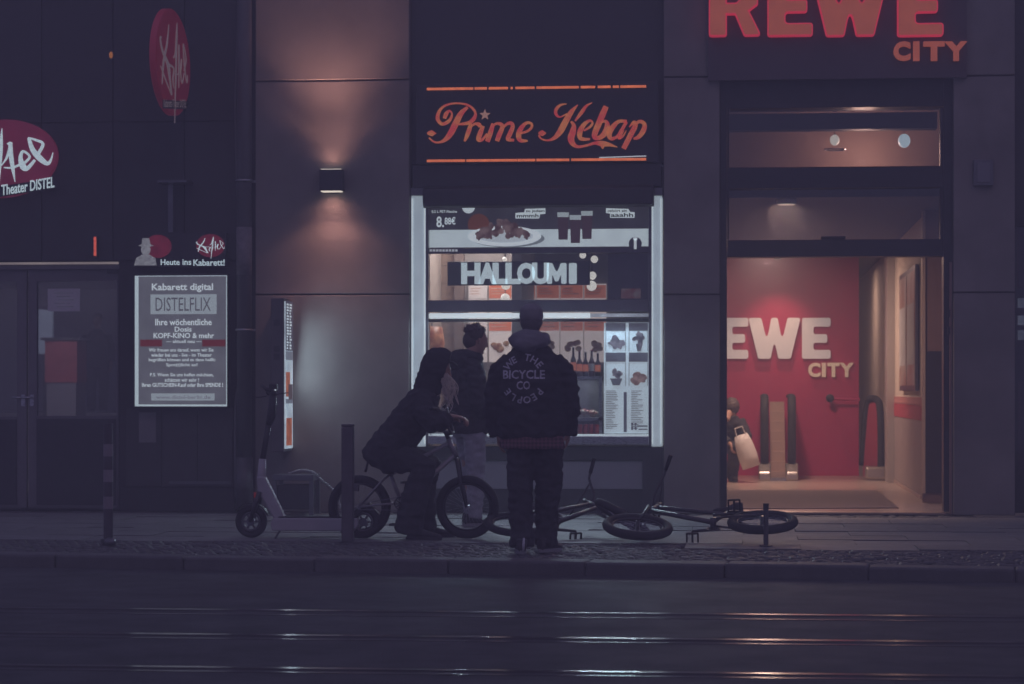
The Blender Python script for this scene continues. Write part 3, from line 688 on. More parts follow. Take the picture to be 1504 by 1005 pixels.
# lobby shell
LX0, LX1 = -2.3, 1.91
ZC = 3.15
M_LF = mat('lobby_floor_tile', (.50, .40, .34), .22, var=.08, scale=3)
structure('lobby_floor', MB().box(LX0, LX1 + .3, .305, 19, -.02, .012), M_LF)
structure('lobby_ceiling', MB().box(LX0, LX1 + .3, .31, 19, ZC, ZC + .1), mat('lobby_ceiling', (.06, .057, .06), .7))
structure('wall_back', MB().box(LX0, 1.55, 10.6, 10.8, .013, ZC - .002), M_RED)
structure('wall_left', MB().box(LX0 - .1, LX0 - .002, .46, 19, -.01, ZC), M_CREAM)
structure('wall_right', MB().box(LX1, LX1 + .2, 2.3, 19, .013, ZC - .002), M_CREAM)
structure('wall_far', MB().box(LX0, LX1 - .002, 18.8, 19, .013, ZC - .002), M_CREAM)
rw = bpy.data.objects['wall_right']
yy = lambda px, x: None
def on_right(px, py, x):                                     # point on a plane x = const
    d = ray(px, py); return CAM + d * ((x - CAM.x) / d.x)
XW = LX1 - .004
def rpanel(pa, pb, q0, q1, th, m, name, at=None):            # panel on the right lobby wall between two pixel columns, heights read at column `at`
    at = at or pb
    ya, yb = on_right(pa, 600, LX1).y, on_right(pb, 600, LX1).y
    c = on_right(at, q0, LX1).z, on_right(at, q1, LX1).z
    return MB().box(LX1 - th, LX1 - .001, min(ya, yb), max(ya, yb), min(c), max(c)).build(name, m, rw)
rpanel(1312, 1354, 596, 618, .012, mat('stripe_red', (.42, .07, .09), .6), 'stripe_board', 1354)
rpanel(1312, 1354, 584, 595, .010, mat('stripe_pale', (.5, .22, .2), .6), 'stripe_board', 1354)
rpanel(1312, 1354, 619, 728, .006, mat('wainscot', (.36, .31, .30), .5, var=.1, scale=4), 'wainscot_panel', 1354)
rpanel(1312, 1354, 728.6, 736, .016, mat('skirt_tile', (.48, .38, .33), .4), 'skirting_board', 1354)
MB().box(LX1 - .10, LX1 - .002, on_right(1314, 600, LX1).y - .05, on_right(1311, 600, LX1).y, .014, ZC - .01).build('corner_strip', mat('corner_grey', (.5, .46, .44), .4, metal=.3), rw)
nbd = thing('notice_board', (LX1 - .03, 5, 1.2), 'tall framed notice board on the right wall of the lobby', 'notice board')
ya, yb = on_right(1327, 600, LX1).y, on_right(1351, 600, LX1).y
zt, zb = on_right(1351, 388, LX1).z, on_right(1351, 574, LX1).z
MB().box(LX1 - .05, LX1 - .014, yb, ya, zb, zt).build('frame', M_GREYMET, nbd)
ym = (ya + yb) / 2
for k, (a, b) in enumerate(((yb + .06, ym - .05), (ym + .05, ya - .06))):
    MB().box(LX1 - .056, LX1 - .0505, a, b, zb + .06, zt - .06).build('poster', two_tone('notice%d' % k, ((.4, .2, .16), (.42, .26, .2))[k], (.5, .44, .4), .02, 3), nbd)
    MB().box(LX1 - .060, LX1 - .0565, a + .08, b - .1, zb + .3, zb + 1.0).build('sheet', M_PAPER, nbd)
# folded door leaf beside the entrance
dl = thing('door_leaf', (1.9, 1.5, .02), 'dark lower and brown upper door leaf folded open inside the entrance', 'door')
xa, xb = fx(1355, 2.2), fx(1386, 2.2); zmid = on_right(1355, 516, fx(1355, 2.2)).z
zl = fz(516, 1370, 2.2)
MB().box(xa, xb + .25, 2.2, 2.26, .02, .12).build('kick_board', mat('kick', (.2, .13, .12), .5), dl)
MB().box(xa + .03, xb + .2, 2.19, 2.25, .121, zl).build('panel', mat('leaf_dark', (.05, .045, .06), .4), dl)
MB().box(xa + .03, xb + .2, 2.2, 2.26, zl + .002, ZC).build('panel', mat('leaf_brown', (.26, .16, .14), .55, var=.1, scale=4), dl)
MB().box(xa - .005, xa + .029, 2.18, 2.27, .121, ZC).build('edge_strip', mat('edge_pale', (.55, .42, .33), .4), dl)
# mat
fm = thing('entrance_mat', gpt(1200, 733), 'dark floor mat lying inside the supermarket doorway', 'mat')
A = [gpt(1050, 748.5, .012), gpt(1320, 747, .012), gpt(1287, 721, .012), gpt(1050, 721, .012)]
MB().add([(p.x, p.y, .0125) for p in A] + [(p.x, p.y, .022) for p in A], [(0, 3, 2, 1), (4, 5, 6, 7), (0, 1, 5, 4), (1, 2, 6, 5), (2, 3, 7, 6), (3, 0, 4, 7)]).build('mat_sheet', mat('mat_brown', (.19, .14, .13), .9, var=.2, scale=20, bump=.4, bscale=150), fm)
# letters on the red wall
wl_ = thing('wall_lettering', pt(1140, 560, 10.58), 'pale REWE CITY letters on the red lobby wall', 'sign')
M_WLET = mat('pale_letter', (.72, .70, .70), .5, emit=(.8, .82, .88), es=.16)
YL = 10.56
for c, a, b in (('R', 1015, 1058), ('E', 1060, 1099), ('W', 1099, 1176), ('E', 1178, 1220)):
    block_letter(MB(), c, a, b, 467, 527, YL - .05, YL).build('letter', M_WLET, wl_)
for c, a, b in (('C', 1187, 1205), ('I', 1207, 1213), ('T', 1215, 1233), ('Y', 1233, 1254)):
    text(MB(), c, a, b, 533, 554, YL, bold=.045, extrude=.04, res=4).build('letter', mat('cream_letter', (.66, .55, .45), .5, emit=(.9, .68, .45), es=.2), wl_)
kb = thing('wall_handrail', pt(1218, 586, 10.4), 'dark round knob and rail fixed to the red wall', 'handrail')
MB().ell(pt(1219, 585, 10.4), .06, .06, .06, 14, 10).build('knob', M_BLACKPLASTIC, kb, smooth=True)
MB().tube([pt(1219, 586, 10.45), pt(1263, 587, 10.45)], .02, 8).build('rail', M_RED, kb)
MB().cyl(pt(1219, 585, 10.4), pt(1219, 585, 10.6), .02, 8).build('bracket', M_BLACKPLASTIC, kb)
# escalators
M_SKIRT = mat('esc_skirt', (.55, .5, .46), .25, metal=.8)
def newel(parent, x, y, h, th, run, rot=0., lean=0.):
    c = math.cos(rot); s_ = math.sin(rot); r_ = .20
    path = [(run, h)] + [(0.0 + r_ * 0, h)] 
    pts = [(run, h), (.25, h)] + [(.2 - r_ * 1.0 * math.sin(a), h - r_ + r_ * math.cos(a)) for a in [math.pi * k / 10 for k in range(1, 5)]]
    pts += [(.0, h - .28), (.02 + lean, .32), (.10 + lean, .22)]
    P = [Vector((x + s_ * a, y + c * a, z)) for a, z in pts]
    MB().tube(P, th, 10, flat=.7).build('handrail', M_RUBBER, parent, smooth=True)
    D = Vector((s_, c, 0)); N = Vector((c, -s_, 0)) * .008
    q = [Vector((x, y, 0)) + D * a + Vector((0, 0, z)) for a, z in ((.06, .2), (run, .2), (run, h - .05), (.2, h - .06), (.05, h - .25))]
    MB().add([p - N for p in q] + [p + N for p in q], [tuple(range(5)), tuple(range(9, 4, -1))] + [(i, i + 5, (i + 1) % 5 + 5, (i + 1) % 5) for i in range(5)]).build('glass_side', glass('esc_glass', (.8, .66, .6), .12), parent)
    W_ = Vector((c, -s_, 0)) * (th * 1.5)
    q = [Vector((x, y, 0)) + D * a + Vector((0, 0, z)) for a, z in ((-.1, .013), (run, .013), (run, .2), (.05, .25), (-.1, .12))]
    MB().add([p - W_ for p in q] + [p + W_ for p in q], [tuple(range(5)), tuple(range(9, 4, -1))] + [(i, i + 5, (i + 1) % 5 + 5, (i + 1) % 5) for i in range(5)]).build('skirt', M_SKIRT, parent, bevel=.02)
e1 = thing('escalator', pt(1143, 703, 9.2), 'escalator landing with two black handrails in front of the red wall', 'escalator')
yE = 8.7
for px in (1123, 1163): newel(e1, fx(px, yE), yE, 1.14, .056, 1.6)
MB().box(fx(1128, yE) + .03, fx(1158, yE) - .03, yE - .1, yE + 1.6, .013, .05).build('comb_plate', M_STEEL, e1)
st = MB()
for k in range(8): MB().box(fx(1128, yE) + .035, fx(1158, yE) - .035, yE + .3 + k * .16, yE + .455 + k * .16, .051, .12 + .135 * k).build('step', mat('esc_step', (.6, .42, .34), .4, metal=.4), e1)
e2 = thing('escalator', pt(1280, 703, 9.2), 'second escalator handrail arch beside the cream lobby wall', 'escalator')
yE2 = 9.0; x_ = fx(1293, yE2)
pl = [pt(1266, 683, yE2 + .5), pt(1270, 630, yE2 + .4), pt(1275, 592, yE2 + .3), pt(1279, 586, yE2 + .2), pt(1287, 587, yE2 + .1), pt(1292, 597, yE2), pt(1294, 640, yE2), pt(1294, 692, yE2)]
MB().tube(catmull(pl, 4), .048, 10).build('handrail', M_RUBBER, e2, smooth=True)
q = [p for p in pl]
MB().add([tuple(p) for p in q] + [(p.x, p.y + .012, p.z) for p in q], [tuple(range(8)), tuple(range(15, 7, -1))]).build('side_panel', mat('esc_red', (.38, .06, .09), .4), e2)
MB().box(fx(1270, yE2), fx(1302, yE2), yE2 - .1, yE2 + .6, .013, .20).build('skirt', M_SKIRT, e2, bevel=.04)
# lobby ceiling lamps
for k, (x, y) in enumerate(((fx(1155, .55), .55), (.2, 7.3), (1.0, 13.0))):
    cl = thing('ceiling_light', (x, y, ZC - .05), ['round ceiling light just inside the supermarket door', 'round ceiling light in the middle of the lobby', 'round ceiling light above the far escalators'][k], 'ceiling light', 'lobby ceiling lights')
    MB().cyl((x, y, ZC - .05), (x, y, ZC - .002), .10, 20).build('housing', M_WHITEPL, cl)
    MB().cyl((x, y, ZC - .056), (x, y, ZC - .051), .085, 20).build('lens', glow('lobby_lens', (1., .78, .6), .6), cl)
    lamp('lobby_light', 'AREA', (x, y, ZC - .065), (46, 108, 28)[k], (1., .66, .52), (x, y, 0), shape='DISK', size=.3)
sx = fx(1142, 9.9)
sl_ = thing('spot_light', (sx, 9.85, ZC - .08), 'ceiling spot washing the red wall above the letters', 'spot light')
MB().cyl((sx, 9.85, ZC - .1), (sx, 9.85, ZC - .002), .05, 14).build('housing', M_BLACKMET, sl_)
lamp('red_wall_spot', 'SPOT', (sx, 9.85, ZC - .11), 70, (1., .6, .42), (sx, 10.62, 1.5), spot_size=rad(74), spot_blend=.9, shadow_soft_size=.03)
# room above the lobby seen through the upper pane
UZ = 3.26
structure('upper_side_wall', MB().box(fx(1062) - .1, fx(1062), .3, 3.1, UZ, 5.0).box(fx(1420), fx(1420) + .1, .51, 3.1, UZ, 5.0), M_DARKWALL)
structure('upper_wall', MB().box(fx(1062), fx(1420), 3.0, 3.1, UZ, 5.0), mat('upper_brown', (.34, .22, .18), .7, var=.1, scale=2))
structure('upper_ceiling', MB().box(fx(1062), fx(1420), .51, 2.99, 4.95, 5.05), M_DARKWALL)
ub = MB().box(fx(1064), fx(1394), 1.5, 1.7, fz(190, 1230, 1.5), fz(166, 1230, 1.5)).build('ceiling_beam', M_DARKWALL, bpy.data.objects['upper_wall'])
MB().box(fx(1064), fx(1394), .9, 1.0, fz(160.5, 1230, .9) , fz(158, 1230, .9)).build('pelmet', mat('pelmet_brown', (.45, .26, .2), .5), bpy.data.objects['upper_wall'])
for k, (a, b, r_, es_, c_) in enumerate(((1226, 206, 7, .45, (1., .9, .8)), (1328, 207, 9, .46, (.72, .88, 1.)))):
    c = pt(a, b, 2.0)
    ul = thing('pendant_lamp', c, ['small bright pendant lamp in a glass shade behind the upper pane', 'larger bluish glowing lamp behind the right end of the upper pane'][k], 'lamp')
    MB().ell(c, r_ / 138, r_ / 138, r_ * 1.15 / 138, 14, 10).build('bulb', glow('pendant%d' % k, c_, es_), ul, smooth=True)
    if k == 0: MB().torus(c + Vector((0, 0, .11)), (0, 0, 1), .11, .012, 20, 6).torus(c + Vector((0, 0, -.10)), (0, 0, 1), .11, .008, 20, 6).build('shade_ring', M_STEEL, ul, smooth=True)
    MB().cyl(c + Vector((0, 0, r_ * 1.1 / 138)), (c.x, c.y, 4.949), .006, 6).build('cord', M_BLACKPLASTIC, ul)
lamp('upper_room_light', 'POINT', (fx(1270, 2.0), 2.35, 3.75), 20, (1., .6, .48), shadow_soft_size=.1)
# sign above the entrance
rs = thing('supermarket_sign', pt(1230, 90, .0), 'glowing red REWE CITY letters on a dark fascia over the entrance', 'sign')
MB().pbox(1040, 1420, -70, 116, -.10, -.037).build('board', mat('rewe_board', (.10, .075, .085), .5, var=.15, scale=2), rs)
M_RL = glow('red_letter', (.60, .145, .09), .34, .10, 6); M_RE = glow('red_edge', (.85, .05, .10), .42)
for c, a, b in (('R', 1041, 1115), ('E', 1127, 1194), ('W', 1192, 1306), ('E', 1318, 1386)):
    block_letter(MB(), c, a, b, -36, 53, -.19, -.101).build('letter', M_RE, rs)
    block_letter(MB(), c, a, b, -36, 53, -.1935, -.1905, grow=-.014).build('letter_face', M_RL, rs)
for c, a, b in (('C', 1312, 1337), ('I', 1341, 1350), ('T', 1356, 1387), ('Y', 1388, 1420)):
    text(MB(), c, a, b, 62, 90, -.105, bold=.05, extrude=.06, res=4).build('letter', M_RL, rs)

# ================================================================== THEATRE FRONT (left)
th = thing('theatre_building', (fx(100), .6, 0), 'dark theatre front with framed glass doors left of the drainpipe', 'building')
xL, xD = fx(-160), fx(374)
MB().box(xL, xD - .002, .06, .6, fz(384, 150), TOP).build('wall', M_DARKWALL, th)
for i in range(5):
    a = -150 + i * 105; MB().box(fx(a) + .01, fx(a + 104), .03, .058, fz(180, 150) + .01, TOP).build('cladding_panel', mat('clad', (.036, .035, .038), .55, var=.2, scale=3, objvar=.15), th)
    MB().box(fx(a) + .01, fx(a + 104), .03, .058, fz(382, 150), fz(180, 150) - .005).build('cladding_panel', MATS['clad'], th)
MB().box(fx(173), xD - .002, .06, .6, 0, fz(384.5, 150)).build('wall', M_DARKWALL, th)
for a, b in ((184, 236), (237, 288), (289, 340)):
    MB().box(fx(a), fx(b), .035, .058, .25, fz(600, 260)).build('lower_panel', mat('clad_low', (.055, .053, .055), .5, var=.25, scale=5, objvar=.1), th)
MB().box(fx(180), fx(344), -.02, .055, 0.003, .24).build('plinth', M_DARKWALL, th)
MB().box(fx(250), fx(340), -.05, -.022, fz(711, 300), fz(707, 300)).build('ledge', M_GREYMET, th)
# doors
YD = .19
M_FR = mat('door_frame', (.17, .16, .17), .42, metal=.3, var=.12, scale=8)
def door(p0, p1, g0, g1, q0, q1, hx):
    x0, x1, z0, z1 = R(p0, p1, 388, 756, YD); z0 = .02
    gx0, gx1, gz0, gz1 = R(g0, g1, q0, q1, YD)
    d = MB().box(x0, gx0, YD, YD + .06, z0, z1).box(gx1, x1, YD, YD + .06, z0, z1).box(gx0 + .0005, gx1 - .0005, YD, YD + .06, z0, gz0).box(gx0 + .0005, gx1 - .0005, YD, YD + .06, gz1, z1).build('door', M_FR, th)
    MB().box(gx0, gx1, YD + .02, YD + .028, gz0, gz1).build('pane', M_DGLASS, d)
    MB().box(gx0, gx1, YD - .012, YD - .001, z0 + .03, gz0 - .03).build('kick_plate', M_BLACKMET, d)
    h = pt(hx, 584, YD)
    MB().tube([(h.x, YD, h.z), (h.x, YD - .05, h.z), (h.x - .10, YD - .05, h.z)], .011, 8).build('handle', M_STEEL, d, smooth=True)
    MB().box(h.x - .02, h.x + .02, YD - .008, YD - .001, h.z - .09, h.z + .03).build('handle_plate', M_STEEL, d)
    return d
door(-60, 39, -50, 25, 414, 612, 34)
door(42, 174, 54, 171, 413, 611, 47)
MB().box(fx(-160), fx(176), YD - .05, YD + .1, fz(396, 100, YD), fz(386, 100, YD)).build('door_head', M_FR, th)
MB().pbox(-60, 173, 384.6, 388.4, YD - .09, YD - .055).build('door_light_strip', glow('strip_warm', (.75, .62, .6), .2, .3, 2), th)
MB().pbox(157, 173, 395, 402, YD - .04, YD - .01).build('door_closer', M_BLACKMET, th)
pn = MB().pbox(70, 117.5, 424, 457.5, YD + .006, YD + .012).build('notice_sheet', M_PAPER, None); tag(pn, 'white paper notice taped inside the theatre door glass', 'notice')
t = MB()
for k, q in enumerate((430, 435, 440, 445, 450)): t.pbox(80 + k % 3 * 3, 108 - k % 2 * 5, q, q + 1.3, YD + .004, YD + .0058)
t.build('print_line', MATS['sheet_grey'], pn)
# foyer behind the doors
FX0, FX1 = fx(-160), fx(330)
structure('foyer_floor', MB().box(FX0, FX1, .40, 17.5, -.02, .012), mat('foyer_tile', (.14, .13, .13), .5))
structure('foyer_landing', MB().box(FX0 - 6, FX1, 13.2, 17.5, .013, .87), mat('landing_stone', (.34, .31, .30), .5, var=.1, scale=2))
structure('foyer_wall', MB().box(FX0 - 6, FX1 + .1, 17.5, 17.7, -.02, 3.4), mat('foyer_paint', (.36, .35, .38), .7))
structure('foyer_ceiling', MB().box(FX0 - 6, FX1, .61, 17.5, 3.0, 3.1), mat('foyer_ceil', (.1, .1, .11), .7))
structure('foyer_side_wall', MB().box(FX1, FX1 + .1, .61, 17.45, -.02, 3.0), MATS['foyer_paint'])
for k in range(5):
    structure('foyer_step', MB().box(FX0 - 6, FX1 - .01, 11.7 + k * .3, 13.19, .013, .145 * (k + 1)), MATS['landing_stone'])
rb = thing('ticket_desk', (fx(90, 9), 9.0, .012), 'red fronted ticket desk inside the theatre foyer', 'desk')
xa, xb, za, zb_ = R(66, 113, 500, 562, 9.0)
MB().box(xa, xb, 9.0, 9.5, za, zb_).build('front', mat('desk_red', (.22, .035, .035), .6, var=.3, scale=4), rb)
MB().box(xa + .02, xb - .02, 9.02, 9.5, .013, za - .001).build('base', mat('desk_pale', (.12, .11, .12), .6), rb)
MB().box(xa - .05, xb + .05, 8.95, 9.55, zb_ + .001, zb_ + .04).build('desk_top', M_DARKWALL, rb)
sc_ = thing('lit_poster', (fx(66, 9), 9.9, 1.2), 'pale lit column poster standing inside the theatre foyer', 'poster')
xa, xb, za, zb_ = R(55, 77, 455, 520, 9.9)
MB().box(xa, xb, 9.9, 9.97, za, zb_).build('poster_face', glow('foyer_screen', (.5, .62, .72), .13, .5, 5), sc_)  # bluish reflection of the door glass made as a glowing panel
MB().box((xa + xb) / 2 - .04, (xa + xb) / 2 + .04, 9.92, 9.96, .013, za).build('stand', M_BLACKMET, sc_)
lamp('foyer_light', 'AREA', (fx(90, 8), 7.0, 2.9), 150, (.9, .82, .86), (fx(90, 8), 9.0, 0), shape='RECTANGLE', size=2.5, size_y=2)
# oval wall sign
M_OVAL = glow('oval_red', (.20, .02, .06), .34, .2, 3)
YO = -.06
os1 = thing('oval_sign', pt(2, 290, .03), 'red oval wall sign with white glowing handwritten lettering cut by the left edge', 'sign')
MB().pell(3, 233, 80, 57, YO, .03, 40, rad(-7)).build('disc', M_OVAL, os1)
MB().ppoly([(-80, 286), (-80, 302), (86, 276), (84, 261)], YO - .004, YO - .001).build('band', mat('band_dark', (.03, .03, .04), .6), os1)
def tfC(x, y): return pt(x / 7.18, 160 + y / 7.18, YO - .006)
M_WG = glow('white_sign', (.70, .88, .93), .50, .15, 40)
b = MB()
for k, s_ in enumerate([[(22, 205, 6), (10, 400, 42), (0, 600, 30), (-8, 800, 5)], [(90, 385, 52), (118, 355, 28)], [(112, 352, 36), (114, 460, 46), (132, 600, 40), (160, 772, 4)], [(15, 600, 6), (70, 520, 22), (100, 420, 24)], [(42, 620, 12), (130, 622, 22), (212, 588, 22)],
          [(370, 540, 26), (290, 628, 42), (245, 610, 66), (218, 520, 42), (245, 448, 26), (315, 505, 24), (262, 570, 26)], [(298, 305, 16), (380, 330, 26), (455, 370, 30), (408, 470, 34)], [(305, 308, 30), (345, 430, 50), (420, 520, 62), (500, 578, 40), (540, 535, 20), (560, 460, 5)],
          [(-120, 250, 10), (-160, 500, 40), (-190, 720, 10)], [(-330, 330, 30), (-240, 480, 70), (-170, 690, 30), (-330, 640, 24), (-430, 500, 10)], [(-90, 450, 40), (-60, 620, 30), (-20, 560, 12)]]):
    stroke(b, s_, tfC, Vector((0, -.008 - .0006 * k, 0)), 4)
b.build('script_lettering', M_WG, os1)
t = MB(); text(t, 'Theater DISTEL', 2, 80, 265.5, 281.5, YO - .006, .015, extrude=.004, rot=0)
vs = []
c = pt(41, 273, YO - .006)
for v in t.v:
    v.z += (v.x - c.x) * .145
t.build('lettering', M_WG, os1)
t = MB(); text(t, 'Kabarett-', -60, -2, 283, 295, YO - .006, .015, extrude=.004)
t.build('lettering', M_WG, os1)
# blade sign standing out from the wall
bs = thing('blade_sign', pt(250, 170, 0), 'dim red oval blade sign jutting out from the theatre wall', 'sign')
xB = fx(245, -.8); DEP = 1.42
yc = -.85; zc2 = fz(92, 243, yc); ryz = (fz(15, 243, yc) - fz(170, 243, yc)) / 2
rings_ = []
for xx, k_ in ((xB + .01, .97), (xB + .02, 1.), (xB + .075, 1.), (xB + .085, .97)):
    rings_.append([Vector((xx, yc + DEP / 2 * k_ * math.cos(2 * math.pi * i / 44), zc2 + ryz * k_ * math.sin(2 * math.pi * i / 44))) for i in range(44)])
MB().rings(rings_).build('disc', mat('blade_red', (.42, .03, .06), .45, emit=(.35, .02, .06), es=.10), bs, smooth=False)
def tfD(x, y):
    u = (x - 238) / 190 - .03; v = (y - 515) / 430
    return Vector((xB + .087, yc + u * DEP / 2, zc2 - v * ryz))
b = MB()
DIST = [[(182, 235, 6), (162, 400, 16), (125, 560, 18), (110, 745, 8)], [(100, 368, 14), (92, 400, 14), (115, 480, 22), (170, 560, 34), (190, 660, 22), (212, 790, 12)], [(212, 795, 10), (150, 700, 12), (92, 605, 8)], [(180, 560, 22), (235, 570, 14), (225, 660, 12), (236, 730, 6)],
        [(271, 180, 3), (265, 300, 18), (255, 430, 16), (232, 485, 8)], [(266, 300, 12), (258, 600, 14), (250, 800, 8), (244, 1010, 3)], [(290, 350, 9), (292, 500, 12), (290, 705, 3)], [(272, 605, 6), (312, 545, 8), (320, 455, 6), (310, 560, 9), (326, 655, 8), (350, 560, 4)], [(338, 320, 7), (372, 430, 6), (350, 540, 7)], [(338, 325, 6), (350, 480, 9), (380, 630, 6), (388, 560, 3)]]
for k, s_ in enumerate(DIST): stroke(b, s_, tfD, Vector((.004 + .0005 * k, 0, 0)), 5)
b.build('script_lettering', mat('blade_white', (.62, .55, .52), .5, emit=(.6, .45, .4), es=.10), bs)
MB().add([(xB + .088, yc - .48, zc2 - ryz * .98), (xB + .088, yc + .5, zc2 - ryz * .78), (xB + .088, yc + .5, zc2 - ryz * .62), (xB + .088, yc - .48, zc2 - ryz * .82),
          (xB + .092, yc - .48, zc2 - ryz * .98), (xB + .092, yc + .5, zc2 - ryz * .78), (xB + .092, yc + .5, zc2 - ryz * .62), (xB + .092, yc - .48, zc2 - ryz * .82)],
         [(0, 1, 2, 3), (4, 7, 6, 5), (0, 4, 5, 1), (1, 5, 6, 2), (2, 6, 7, 3), (3, 7, 4, 0)]).build('band', mat('band_grey', (.06, .055, .065), .6), bs)
vs_, fs_ = text_mesh('Kabarett-Theater DISTEL', .01, 0, 0, 0, 2)
wx = max(v.x for v in vs_)
MB().add([(xB + .0935, yc - .46 + v.x / wx * .94, zc2 - ryz * .945 + v.x / wx * ryz * .2 + v.y * .11) for v in vs_], fs_).build('lettering', MATS['blade_white'], bs)
for z_ in (zc2 + .3, zc2 - .3): MB().cyl((xB, yc + DEP / 2 - .1, z_), (xB, .06, z_), .025, 8).build('bracket', M_BLACKMET, bs)
# canopy arm with short post over the poster case
ca = thing('sign_bracket', pt(250, 340, .03), 'thin grey T shaped bracket above the poster case', 'bracket')
MB().pbox(231, 274, 264.5, 268, -.25, .03).build('bar', M_GREYMET, ca)
MB().pbox(247, 254, 268.3, 341, -.12, -.07).build('post', M_GREYMET, ca)
# banner
bn = thing('banner_sign', pt(263, 392, .03), 'dark banner reading Heute ins Kabarett above the poster case', 'sign')
MB().pbox(195, 332, 343, 392, -.08, .03).build('board', mat('banner_black', (.035, .033, .04), .5), bn)
MB().pell(232, 362, 20, 17, -.086, -.081).build('red_print', glow('banner_red', (.24, .02, .05), .30, .3, 12), bn)
MB().pell(309, 361, 21, 17, -.086, -.081).build('oval_print', MATS['banner_red'], bn)
bust = MB().ppoly([(197, 390), (200, 379), (209, 374), (219, 374), (228, 379), (230, 390)], -.0905, -.0865).pell(214, 367, 7, 8, -.092, -.0867).ppoly([(203, 361), (208, 359), (209, 350), (219, 350), (221, 359), (226, 361), (214, 364)], -.094, -.0868)
bust.build('figure_print', glow('banner_grey', (.34, .35, .38), .38, .5, 60), bn)
b = MB()
for k, s_ in enumerate(DIST): stroke(b, [(x, y, w_ * .9) for x, y, w_ in s_], lambda x, y: pt(309 + (x - 238) / 165 * 23, 361 + (y - 515) / 430 * 17, -.087), Vector((0, -.003 - .0003 * k, 0)), 4)
b.build('script_lettering', M_WG, bn)
text(MB(), 'Heute', 236, 264, 381, 389.5, -.081, .02, extrude=.003).build('lettering', M_WG, bn)
text(MB(), 'ins', 268, 281, 381, 389.5, -.081, .02, extrude=.003).build('lettering', M_WG, bn)
text(MB(), 'Kabarett!', 284, 330, 381, 390.5, -.081, .02, extrude=.003).build('lettering', M_WG, bn)
# poster case
pc = thing('poster_case', pt(265, 598, .03), 'lit white framed poster case with theatre announcement text', 'poster case')
MB().pbox(195, 335, 402, 599.5, -.10, .03).build('case', M_BLACKMET, pc, bevel=.008)
MB().pbox(198, 333, 405, 597, -.115, -.101).build('light_face', glow('case_white', (.72, .88, .93), .46), pc)
MB().pbox(203.5, 332, 406, 594.2, -.121, -.1155).build('poster', glow('poster_grey', (.165, .17, .205), .48, .12, 6), pc)
MB().pbox(221, 318, 432.5, 461.5, -.126, -.1215).build('title_box', glow('title_pale', (.56, .66, .70), .36), pc)
MB().pbox(222, 315, 578, 588.5, -.126, -.1215).build('address_box', MATS['title_pale'], pc)
for a, b_ in ((206, 238), (297, 331)): MB().pbox(a, b_, 499, 509, -.126, -.1215).build('red_bar', glow('bar_red', (.22, .04, .05), .34), pc)
YT = -.1215
PG = glow('poster_text', (.70, .80, .84), .56)
def line(body, cx_, w_, q, h_, m=PG, Y=YT, bold=.012, nm='lettering'):
    text(MB(), body, cx_ - w_ / 2, cx_ + w_ / 2, q, q + h_, Y, bold, extrude=.003, res=2).build(nm, m, pc)
line('Kabarett digital', 268, 90, 416.5, 13, bold=.02)
line('DISTELFLIX', 269, 81, 437, 20, m=glow('title_dark', (.12, .12, .15), .5), Y=-.1265, bold=.0)
line('Ihre wöchentliche', 269.5, 83, 468.5, 9.5, bold=.02)
line('Dosis', 269, 25, 480, 7.5, bold=.02)
line('KOPF-KINO & mehr', 270, 89, 489, 8, bold=.02)
line('— aktuell neu —', 270, 52, 499, 5)
line('Wir freuen uns darauf, wenn wir Sie', 266, 95, 511.5, 6)
line('wieder bei uns - live - im Theater', 266.5, 89, 518.8, 5.4)
line('begrüßen können und es dann heißt:', 267.5, 98, 526, 6.2)
line('Spot(t)licht an!', 267, 46, 533.5, 6)
line('P.S. Wenn Sie uns helfen möchten,', 267, 93, 548, 5.8)
line('schätzen wir sehr !', 267, 50, 555.3, 5.6)
line('Ihren GUTSCHEIN-Kauf oder Ihre SPENDE !', 268, 119, 562.5, 6, bold=.02)
line('www.distel-berlin.de', 269, 80, 581, 5, m=glow('addr_grey', (.2, .2, .25), .6), Y=-.1265)
ps = MB().pbox(204, 229, 606, 650, .028, .0335).build('paper_notice', mat('notice_grey', (.22, .215, .22), .7, var=.1, scale=20), None)
tag(ps, 'small grey paper notice stuck below the poster case', 'notice')
# red neon strip and small orange lamp
rn = thing('red_light', pt(139, 376, .03), 'short upright red light strip above the theatre door', 'light')
MB().pbox(136, 143, 346, 378, -.02, .03).build('housing', M_BLACKMET, rn)
MB().pbox(137.6, 141.2, 348, 376, -.028, -.0205).build('tube', glow('red_strip', (1., .16, .10), .45, .3, 50), rn)
ol = thing('indicator_lamp', pt(163, 86, .03), 'tiny orange lamp glinting high on the theatre wall', 'light')
MB().ell(pt(163, 81, .01), .02, .02, .035, 10, 8).build('lens', glow('orange_dot', (.7, .25, .08), .3), ol, smooth=True)
MB().pbox(159, 167, 74, 87, .015, .03).build('base', M_BLACKMET, ol)
# drainpipe and cable
dp = thing('drainpipe', (fx(359), -.06, 0), 'thick dark drainpipe with a metal clamp between theatre and stone pier', 'drainpipe')
xp = fx(359, -.08)
M_PIPE = mat('pipe_paint', (.085, .08, .085), .42, var=.25, scale=6, streak=(1, 1, .3))
MB().tube([(xp, -.09, .03), (xp, -.09, TOP)], .075, 18).build('pipe', M_PIPE, dp, smooth=True)
MB().tube([(xp, -.09, .03), (xp, -.09, .55)], .086, 18).build('sleeve', M_PIPE, dp, smooth=True)
for q in (485, 267): MB().torus((xp, -.09, fz(q, 359)), (0, 0, 1), .079, .012, 24, 8).box(xp - .10, xp + .10, -.02, .03, fz(q, 359) - .01, fz(q, 359) + .01).build('clamp', M_ALU, dp, smooth=False)
MB().tube([(xp, -.09, fz(405, 359)), (xp, -.09, fz(335, 359))], .0785, 18).build('sticker', mat('pipe_sticker', (.2, .18, .19), .6, var=.4, scale=15), dp, smooth=True)
